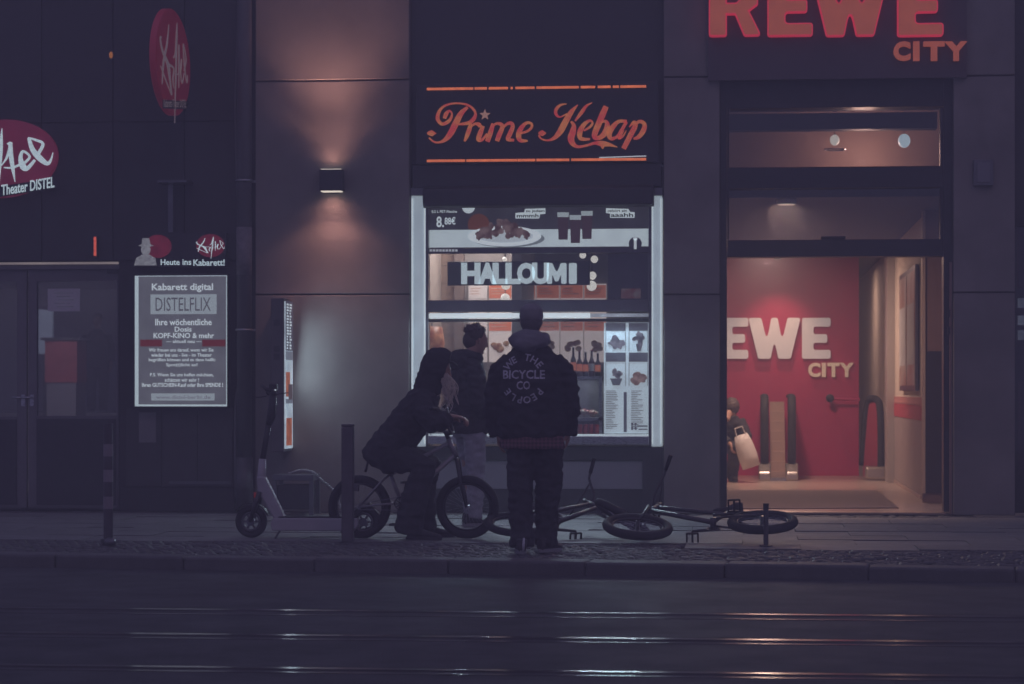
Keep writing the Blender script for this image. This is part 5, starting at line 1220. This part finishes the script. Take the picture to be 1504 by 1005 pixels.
# ---- person with the cap, seen from behind
def man_front():
    g = gpt(785, 812)
    p = thing('person', g, 'standing person seen from behind in cap, grey hood and black jacket with circular lettering', 'person', local=True)
    b = MB(); P = head(b, (-.025, .035, 1.745), (.05, 1, -.06))
    b.loft([((-.02, .02, 1.58), .07, .06), ((-.02, 0, 1.50), .16, .09), ((-.02, 0, 1.40), .20, .115), ((-.02, 0, 1.15), .165, .11), ((-.01, 0, .95), .17, .12), ((0, 0, .86), .12, .1)], 18)
    b.tube([(-.08, 0, .92), (-.10, -.04, .48), (-.088, -.06, .09)], [.085, .06, .045], 12); b.tube([(.08, 0, .92), (.098, .045, .48), (.08, .085, .09)], [.085, .06, .045], 12)
    b.tube([(-.19, 0, 1.44), (-.28, .02, 1.14), (-.275, .03, .90)], [.05, .042, .028], 10); b.tube([(.15, 0, 1.44), (.245, .02, 1.14), (.25, .04, .92)], [.05, .042, .028], 10)
    hand(b, (-.275, .03, .90), (.05, .12, -1), (1, .1, 0), 1, .5); hand(b, (.25, .04, .92), (-.05, .15, -1), (-1, .1, 0), -1, .5)
    remesh(b, 'body', SKIN, p, .0065, 3)
    t = MB()
    t.loft([((-.01, 0, .98), .20, .14), ((0, 0, .88), .212, .15), ((0, 0, .80), .205, .14)], 22)
    t.tube([(-.10, 0, .86), (-.107, -.02, .58), (-.100, -.05, .45), (-.090, -.05, .20), (-.086, -.06, .05)], [.108, .098, .092, .088, .094], 16)
    t.tube([(.10, 0, .86), (.105, .03, .58), (.098, .05, .45), (.082, .08, .20), (.078, .09, .05)], [.112, .104, .094, .082, .086], 16)
    remesh(t, 'trousers', DARKJEANS, p, .011, 3, .022, .075, 2.)
    s_ = MB().loft([((-.02, 0, .92), .228, .155), ((-.018, 0, .86), .240, .165), ((-.016, -.004, .785), .243, .168)], 26)
    remesh(s_, 'shirt', FLANNEL, p, .011, 2, .012, .06, 9.)
    j = MB()
    j.loft([((-.025, 0, .865), .235, .170), ((-.025, 0, .90), .262, .182), ((-.025, -.005, 1.05), .268, .185), ((-.025, -.01, 1.22), .268, .18), ((-.022, -.005, 1.36), .255, .165), ((-.02, 0, 1.46), .205, .14), ((-.02, .005, 1.54), .14, .11), ((-.02, .01, 1.60), .09, .085)], 28)
    j.tube([(-.175, -.005, 1.435), (-.25, 0, 1.36), (-.295, .0, 1.20), (-.305, .01, 1.06), (-.288, .03, .92), (-.282, .03, .875)], [.09, .092, .085, .080, .066, .060], 16)
    j.tube([(.135, -.005, 1.435), (.21, 0, 1.36), (.255, .0, 1.20), (.263, .01, 1.06), (.252, .04, .93), (.25, .04, .885)], [.09, .092, .085, .080, .066, .060], 16)
    jk = remesh(j, 'jacket', BLACKCLOTH, p, .010, 3, .020, .085, 4.)
    h_ = MB()
    h_.ell((-.045, -.065, 1.60), .148, .085, .08, 20, 12).ell((-.05, -.10, 1.575), .10, .07, .075, 16, 10)
    h_.torus((-.03, .01, 1.60), (.0, -.25, 1), .105, .048, 28, 12)
    remesh(h_, 'hood', HOODGREY, p, .009, 5, .012, .07, 7.)
    c_ = MB()
    c0 = V((-.025, .02, 1.755))
    c_.loft([(c0 + V((0, .0, -.005)), .088, .108), (c0 + V((0, 0, .03)), .092, .113), (c0 + V((0, -.002, .08)), .084, .104), (c0 + V((0, -.004, .112)), .055, .070), (c0 + V((0, -.004, .124)), .015, .02)], 24)
    hr_ = MB().loft([(c0 + V((0, -.02, -.085)), .058, .072), (c0 + V((0, -.012, -.04)), .081, .096), (c0 + V((0, -.008, .02)), .083, .098)], 22); remesh(hr_, 'hair', mat('grey_hair', (.12, .115, .12), .8, var=.3, scale=80), p, .008, 2, .004, .02)
    cap = remesh(c_, 'cap', CAPGREY, p, .008, 3)
    MB().loft([(c0 + V((0, .10, -.005)), .075, .006), (c0 + V((0, .15, -.012)), .07, .005), (c0 + V((0, .185, -.022)), .04, .004)], 16, fwd=(0, 0, 1)).build('brim', CAPGREY, cap, smooth=True)
    sh1 = shoe(p, V((-.09, -.10, 0)), rad(100), SHOEDARK, SOLE_L); MB().tube([(-.066, -.195, .03), (-.064, -.200, .075), (-.062, -.185, .12)], [.016, .019, .015], 10, flat=.5).build('heel_patch', mat('heel_pale', (.6, .6, .62), .4), sh1, smooth=True); shoe(p, V((.082, .07, 0)), rad(58), SHOEDARK, SOLE_L)
    # lettering wrapped onto the back of the jacket
    bv = BVHTree.FromPolygons([v.co.copy() for v in jk.data.vertices], [list(q.vertices) for q in jk.data.polygons])
    sc = 195.0; lx_ = lambda px: (px - 785) / sc; lz = lambda py: (812 - py) / sc
    out = MB()
    def wrap(vs, fs, f2):
        bm = bmesh.new(); nv = [bm.verts.new((*f2(v), 0)) for v in vs]
        for f3 in fs:
            try: bm.faces.new([nv[i] for i in f3])
            except ValueError: pass
        bmesh.ops.triangulate(bm, faces=bm.faces)
        bmesh.ops.subdivide_edges(bm, edges=[e for e in bm.edges if e.calc_length() > .02], cuts=2)
        vv = []
        for v in bm.verts:
            hit = bv.ray_cast(V((v.co.x, -1.5, v.co.y)), V((0, 1, 0)))
            vv.append((v.co.x, (hit[0].y if hit[0] else -.2) - .0035, v.co.y))
        bm.verts.index_update(); out.add(vv, [[v.index for v in f3.verts] for f3 in bm.faces]); bm.free()
    def flat(body, p0, p1, q0, q1):
        vs, fs = text_mesh(body, .02, 0, 0, 0, 2); a0, a1 = min(v.x for v in vs), max(v.x for v in vs); b0, b1 = min(v.y for v in vs), max(v.y for v in vs)
        wrap(vs, fs, lambda v: (lx_(p0) + (v.x - a0) / (a1 - a0) * (lx_(p1) - lx_(p0)), lz(q1) + (v.y - b0) / (b1 - b0) * (lz(q0) - lz(q1))))
    flat('BICYCLE', 741, 803, 544, 557); flat('CO', 762, 782, 560, 572.5)
    def arc(chars, a_start, a_end):
        n = len(chars)
        for i, ch_ in enumerate(chars):
            if ch_ == ' ': continue
            a = a_start + (a_end - a_start) * i / (n - 1)
            vs, fs = text_mesh(ch_, .02, 0, 0, 0, 2); mx_ = (min(v.x for v in vs) + max(v.x for v in vs)) / 2; my = max(v.y for v in vs) / 2; k_ = 10.2 / sc / max(v.y for v in vs)
            cx_, cz_ = lx_(772) + 30 / sc * math.sin(a), lz(556.5) + 31.5 / sc * math.cos(a)
            wrap(vs, fs, lambda v: (cx_ + (v.x - mx_) * k_ * math.cos(a) + (v.y - my) * k_ * math.sin(a), cz_ - (v.x - mx_) * k_ * math.sin(a) + (v.y - my) * k_ * math.cos(a)))
    arc('WE THE', rad(-50), rad(50)); arc('PEOPLE', rad(128), rad(232))
    o = out.build('lettering', mat('jacket_print', (.55, .54, .58), .8, var=.15, scale=60), jk)
man_front()

# ---- person waiting at the counter
def man_back():
    g = gpt(693, 772)
    p = thing('person', g, 'bare headed person in dark jacket and grey jeans waiting at the kiosk counter', 'person', local=True)
    f_ = V((.86, .5, 0)).normalized(); l_ = V((-.5, .86, 0)).normalized()
    Q = lambda a, b_, z_: V((0, 0, z_)) + f_ * a + l_ * b_
    b = MB(); P = head(b, Q(.05, 0, 1.675), f_ + V((0, 0, -.22)))
    b.loft([(Q(-.01, 0, 1.52), .07, .06), (Q(-.03, 0, 1.44), .17, .09), (Q(-.03, 0, 1.2), .16, .11), (Q(-.02, 0, .9), .165, .12), (Q(-.02, 0, .82), .12, .1)], 18, side=l_, fwd=f_)
    for e in (-1, 1):
        b.tube([Q(-.02, e * .08, .88), Q(.01, e * .09, .48), Q(.02, e * .09, .09)], [.08, .056, .042], 12)
        b.tube([Q(-.03, e * .18, 1.40), Q(-.06, e * .24, 1.12), Q(.16, e * .14, 1.02)], [.048, .04, .027], 10)
        hand(b, Q(.16, e * .14, 1.02), f_ * .9 + l_ * (-e * .4) + V((0, 0, .1)), -l_ * e, e, .8)
    remesh(b, 'body', SKIN, p, .0065, 3)
    t = MB().loft([(Q(-.025, 0, .98), .18, .14), (Q(-.025, 0, .86), .188, .15), (Q(-.02, 0, .80), .18, .14)], 20, side=l_, fwd=f_)
    for e in (-1, 1): t.tube([Q(-.02, e * .09, .86), Q(.01 + e * .02, e * .105, .55), Q(.015 + e * .03, e * .11, .28), Q(.01 + e * .04, e * .11, .07)], [.108, .088, .078, .076], 14)
    remesh(t, 'trousers', JEANS, p, .011, 3, .016, .08, 12.)
    j = MB().loft([(Q(-.03, 0, .835), .20, .165), (Q(-.03, 0, .88), .225, .18), (Q(-.035, 0, 1.05), .235, .185), (Q(-.045, 0, 1.25), .235, .175), (Q(-.045, 0, 1.39), .215, .15), (Q(-.035, 0, 1.47), .15, .12), (Q(-.01, 0, 1.545), .085, .085)], 24, side=l_, fwd=f_)
    for e in (-1, 1): j.tube([Q(-.04, e * .16, 1.40), Q(-.06, e * .235, 1.30), Q(-.075, e * .265, 1.13), Q(.02, e * .23, 1.02), Q(.145, e * .15, 1.02)], [.085, .084, .078, .07, .055], 14)
    remesh(j, 'jacket', BLACKCLOTH, p, .010, 3, .019, .085, 31.)
    h_ = MB().ell(Q(-.13, 0, 1.49), .10, .15, .10, 18, 12).torus(Q(-.02, 0, 1.535), (f_.x * .3, f_.y * .3, 1), .09, .04, 26, 10)
    remesh(h_, 'hood', BLACKCLOTH, p, .009, 5, .01, .07, 3.)
    hr = MB()
    hr.ell(P(0, -.03, .05), .086, .096, .082, 18, 12).ell(P(0, -.06, -.01), .076, .066, .085, 16, 10)
    rr = random.Random(8)
    for k in range(150):
        u, w_ = rr.uniform(-1, 1), rr.uniform(0, 6.28); q = math.sqrt(1 - u * u)
        a = V((q * math.cos(w_), q * math.sin(w_), abs(u)))
        base = P(a.x * .078, -.03 + a.y * .09, .05 + a.z * .075)
        if a.y > .55 and a.z < .45: continue
        tip = base + (base - P(0, -.03, .04)).normalized() * .028 + V((rr.uniform(-.015, .015), rr.uniform(-.015, .015), rr.uniform(-.012, .02)))
        hr.tube([base, tip], [.012, .004], 5)
    remesh(hr, 'hair', mat('brown_hair', (.07, .05, .045), .6, var=.3, scale=50), p, .006, 1)
    for e in (-1, 1): shoe(p, Q(.0 + e * .04, e * .11, 0), math.atan2(f_.y, f_.x) + e * .12, SHOEDARK, SOLE_L)
man_back()

# ---- hooded rider sitting on the bmx
def rider():
    g = gpt(610, 791)
    p = thing('person', g, 'hooded person with long blond hair leaning on the handlebar of the bmx bicycle', 'person', local=True)
    X = lambda px: (px - 610) / 177.; Z = lambda py: (790 - py) / 177.
    hc = V((X(645), 0, Z(544)))
    f_ = V((.95, .12, -.30)).normalized()
    b = MB(); P = head(b, hc, f_, s=.96)
    sh_ = V((X(627), 0, Z(583))); hp = V((X(566), 0, Z(668)))
    ax = (sh_ - hp).normalized(); fw = V((ax.z, 0, -ax.x))
    T = lambda t, o=0.: hp + (sh_ - hp) * t + fw * o
    b.loft([(T(-.12), .10, .09), (T(0), .165, .11), (T(.45), .15, .11), (T(.85), .175, .10), (T(1.02), .15, .08), (T(1.15), .06, .055)], 18, side=(0, 1, 0), fwd=fw)
    b.tube([T(1.05), V((X(632), 0, Z(562)))], [.06, .055], 12)
    hands = {-1: V((X(676), -.22, Z(611))), 1: V((X(672), .20, Z(614)))}
    for e in (-1, 1):
        el = V((X(642), e * .26, Z(624))); b.tube([T(.93) + V((0, e * .165, 0)), el, hands[e] - V((.04, 0, 0))], [.048, .04, .027], 10)
        hand(b, hands[e] - V((.045, 0, 0)), (1, -e * .35, -.12), (-.1, 0, -1), -e, .95)
        kn = V((X(629), e * .16, Z(684))); b.tube([hp + V((0, e * .09, -.02)), kn, V((X(612) + e * .03, e * .17, .10))], [.085, .058, .042], 12)
    remesh(b, 'body', SKIN, p, .0065, 3)
    t = MB().loft([(T(-.17), .11, .10), (T(-.1), .17, .13), (T(.03), .19, .15), (T(.18), .18, .14)], 20, side=(0, 1, 0), fwd=fw)
    for e in (-1, 1):
        kn = V((X(627), e * .16, Z(684)))
        t.tube([hp + V((-.01, e * .085, -.02)), hp * .5 + kn * .5 + V((0, e * .02, .015)), kn, V((X(615), e * .17, Z(722))), V((X(612) + e * .03, e * .17, Z(758))), V((X(610) + e * .03, e * .17, Z(781)))], [.125, .122, .108, .110, .112, .122], 16)
    remesh(t, 'trousers', DARKJEANS, p, .011, 3, .02, .10, 21.)
    j = MB()
    j.loft([(T(-.20, -.015), .15, .12), (T(-.14, -.012), .205, .165), (T(.1, .0), .215, .175), (T(.45, .005), .21, .165), (T(.75, .0), .22, .15), (T(.95, -.005), .195, .125), (T(1.10, -.0), .12, .095)], 26, side=(0, 1, 0), fwd=fw)
    for e in (-1, 1):
        el = V((X(643), e * .265, Z(622)))
        j.tube([T(.9) + V((.0, e * .13, 0)), T(.84) + V((.05, e * .20, -.05)), el, V((X(657), e * .25, Z(616))), hands[e] - V((.06, 0, 0))], [.092, .092, .084, .07, .052], 14)
    jk = remesh(j, 'jacket', BLACKCLOTH, p, .010, 3, .020, .085, 14.)
    h_ = MB()
    up = V((f_.z * -1 * .3, 0, 1)).normalized()
    hd = V((X(640), 0, Z(541)))
    secs = []
    # hood: a shell of sections from the nape over the crown to the open front edge
    r_ = f_.cross(V((0, 0, 1))).normalized(); u_ = r_.cross(f_).normalized()
    for d_, a_, c_, dz in ((-.130, .045, .05, .0), (-.118, .075, .09, .006), (-.08, .115, .138, .012), (-.02, .128, .155, .02), (.04, .122, .150, .026), (.085, .108, .132, .036)):
        secs.append((hd + f_ * d_ + u_ * dz, a_, c_))
    h_.loft(secs, 24, side=r_, fwd=u_)
    h_.tube([V((X(632), 0, Z(552))), V((X(626), 0, Z(578)))], [.112, .115], 18)
    hood = remesh(h_, 'hood', mat('rider_hood', (.04, .038, .044), .9, var=.2, scale=25, spec=.2), p, .009, 4, .012, .08, 5.)
    # cap peak under the hood
    MB().loft([(hd + f_ * .08 + u_ * .085, .075, .010), (hd + f_ * .13 + u_ * .085, .07, .009), (hd + f_ * .165 + u_ * .072, .035, .006)], 16, side=r_, fwd=u_).build('cap_peak', BLACKCLOTH, p, smooth=True)
    hr = MB(); rr = random.Random(4)
    for k in range(52):
        e = -1 if k % 4 else 1
        a = rr.uniform(0, 1)
        s0 = hd + f_ * (.07 + .03 * a) + r_ * (-e * rr.uniform(.06, .088)) + u_ * rr.uniform(-.09, -.01)
        ln = rr.uniform(.10, .27)
        pts = [s0, s0 + V((.012 + .05 * a, -e * .01 * 0, -ln * .35)), s0 + V((.015 + .06 * a + rr.uniform(-.03, .03), rr.uniform(-.02, .02), -ln * .7)), s0 + V((.0 + .06 * a + rr.uniform(-.06, .06), rr.uniform(-.03, .03), -ln))]
        hr.tube(catmull([tuple(q) for q in pts], 3), [.0034] * 9 + [.001], 4)
    hr.build('hair', mat('blond_hair', (.64, .57, .48), .42, var=.2, scale=60), p, smooth=True)
    st = MB().tube([(X(546), -.12, Z(664)), (X(543), -.13, Z(680)), (X(540), -.13, Z(692))], [.018, .022, .03], 8, flat=.4).build('strap', BLACKCLOTH, jk)
    shoe(p, V((X(618), -.18, 0)), rad(-6), SHOEDARK, SOLE_D, 1.05); shoe(p, V((X(628), .17, 0)), rad(6), SHOEDARK, SOLE_D, 1.05)
rider()

# ---- stooping shopper with a bag in the lobby
def shopper():
    g = pt(1078, 703, 8.2); g.z = .013
    p = thing('person', g, 'dark dressed person stooping with a pale bag at the supermarket escalator', 'person', local=True)
    b = MB(); head(b, (-.03, -.02, .97), (.6, .7, -.5), s=.95)
    b.loft([((-.16, .2, .50), .15, .12), ((-.12, .12, .64), .15, .13), ((-.07, .04, .80), .17, .11), ((-.04, .0, .88), .08, .07)], 16)
    for e in (-1, 1):
        b.tube([(-.16 + e * .09, .18, .50), (-.10 + e * .12, -.1, .42), (-.14 + e * .11, .1, .07)], [.08, .06, .045], 10)
        b.tube([(-.07 + e * .16, .03, .80), (-.02 + e * .18, -.06, .60), (.06 + e * .10, -.16, .50)], [.045, .04, .026], 10)
        hand(b, (.06 + e * .10, -.16, .50), (.2, -.4, -1), (-e, 0, 0), e, .8)
    remesh(b, 'body', SKIN, p, .008, 3)
    j = MB().loft([((-.16, .2, .42), .20, .17), ((-.14, .15, .56), .21, .18), ((-.08, .05, .76), .21, .15), ((-.05, .0, .87), .10, .10)], 20)
    for e in (-1, 1): j.tube([(-.07 + e * .14, .03, .80), (-.02 + e * .19, -.06, .60), (.05 + e * .11, -.14, .53)], [.085, .078, .055], 12)
    remesh(j, 'jacket', BLACKCLOTH, p, .012, 3, .014, .1, 2.)
    t = MB()
    for e in (-1, 1): t.tube([(-.16 + e * .09, .18, .48), (-.10 + e * .12, -.1, .42), (-.12 + e * .11, .0, .25), (-.14 + e * .11, .1, .06)], [.12, .10, .085, .08], 12)
    remesh(t, 'trousers', DARKJEANS, p, .012, 3, .012, .09, 6.)
    h_ = MB().ell((-.03, .0, 1.0), .105, .115, .12, 16, 10); remesh(h_, 'hair', MATS['brown_hair'], p, .01, 2, .012, .03)
    for e in (-1, 1): shoe(p, V((-.14 + e * .11, .06, 0)), rad(-70), SHOEDARK, SOLE_D)
    c = pt(1095, 660, 7.9)
    bg_ = thing('carrier_bag', (c.x, c.y, c.z - .25), 'pale carrier bag in the hands of the stooping shopper', 'bag')
    M3 = Matrix.Translation(c) @ Matrix.Rotation(rad(-18), 4, 'Y')
    bm_ = MB(M3)
    bm_.rings([[V((x * k_, y * k2, z_)) for x, y in ((-.11, -.07), (.0, -.085), (.11, -.07), (.12, 0), (.11, .07), (0, .085), (-.11, .07), (-.12, 0))] for z_, k_, k2 in ((-.25, .98, 1), (-.1, 1.08, 1.1), (.08, .98, .8), (.2, .72, .4))])
    bm_.build('bag_body', mat('bag_pale', (.66, .62, .60), .6, var=.1, scale=12), bg_, smooth=True)
    for y in (-.03, .03): MB(M3).tube([(-.06, y, .19), (-.05, y, .30), (.05, y, .30), (.06, y, .19)], .008, 6).build('bag_handle', MATS['bag_pale'], bg_)
shopper()

# ---- figure added in the foyer to imitate a reflection in the door glass
def reflection_figure():
    g = pt(143, 606, 15.0); g.z = .872
    p = thing('person', g, 'faint person in dark clothes standing in the theatre foyer behind the door glass', 'person', local=True)
    b = MB(); head(b, (0, 0, 1.50), (.1, -1, 0), s=.93)
    b.loft([((0, 0, 1.36), .06, .055), ((0, 0, 1.29), .16, .09), ((0, 0, 1.0), .15, .10), ((0, 0, .78), .15, .11)], 16)
    for e in (-1, 1):
        b.tube([(e * .08, 0, .80), (e * .10, 0, .42), (e * .09, 0, .07)], [.08, .055, .042], 10)
        b.tube([(e * .18, 0, 1.26), (e * .23, .02, 1.0), (e * .24, -.03, .80)], [.045, .04, .026], 10); hand(b, (e * .24, -.03, .80), (0, -.1, -1), (-e, 0, 0), e, .5)
    remesh(b, 'body', SKIN, p, .009, 3)
    j = MB().loft([((0, 0, .72), .20, .15), ((0, 0, .95), .21, .16), ((0, 0, 1.18), .21, .15), ((0, 0, 1.28), .16, .12), ((0, 0, 1.36), .07, .07)], 20)
    for e in (-1, 1): j.tube([(e * .16, 0, 1.25), (e * .24, .01, 1.02), (e * .245, -.02, .83)], [.08, .07, .055], 12)
    remesh(j, 'jacket', BLACKCLOTH, p, .013, 3, .012, .1)
    t = MB()
    for e in (-1, 1): t.tube([(e * .09, 0, .80), (e * .11, 0, .42), (e * .10, 0, .05)], [.11, .085, .075], 12)
    remesh(t, 'trousers', DARKJEANS, p, .013, 3, .012, .1)
    h_ = MB().ell((0, .02, 1.56), .085, .09, .075, 16, 10); remesh(h_, 'hair', MATS['brown_hair'], p, .01, 2)
    for e in (-1, 1): shoe(p, V((e * .10, .02, 0)), rad(-90), SHOEDARK, SOLE_L)
reflection_figure()

# ================================================================== ADDED HAZE
hz = MB().box(-34, 30, -33, 30, -1.4, 9.0).build('haze', mat('haze_air'), None); hz['kind'] = 'stuff'  # added volume, its scatter lifts the blacks over the whole view
hm_ = MATS['haze_air']; n = hm_.node_tree.nodes; n.remove(n['Principled BSDF'])
pv = n.new('ShaderNodeVolumePrincipled'); pv.inputs['Color'].default_value = (.86, .84, .92, 1); pv.inputs['Density'].default_value = .0145; pv.inputs['Anisotropy'].default_value = 0.
hm_.node_tree.links.new(pv.outputs[0], n['Material Output'].inputs['Volume'])
for o in list(bpy.data.objects):
    if '_w' in o: del o['_w']
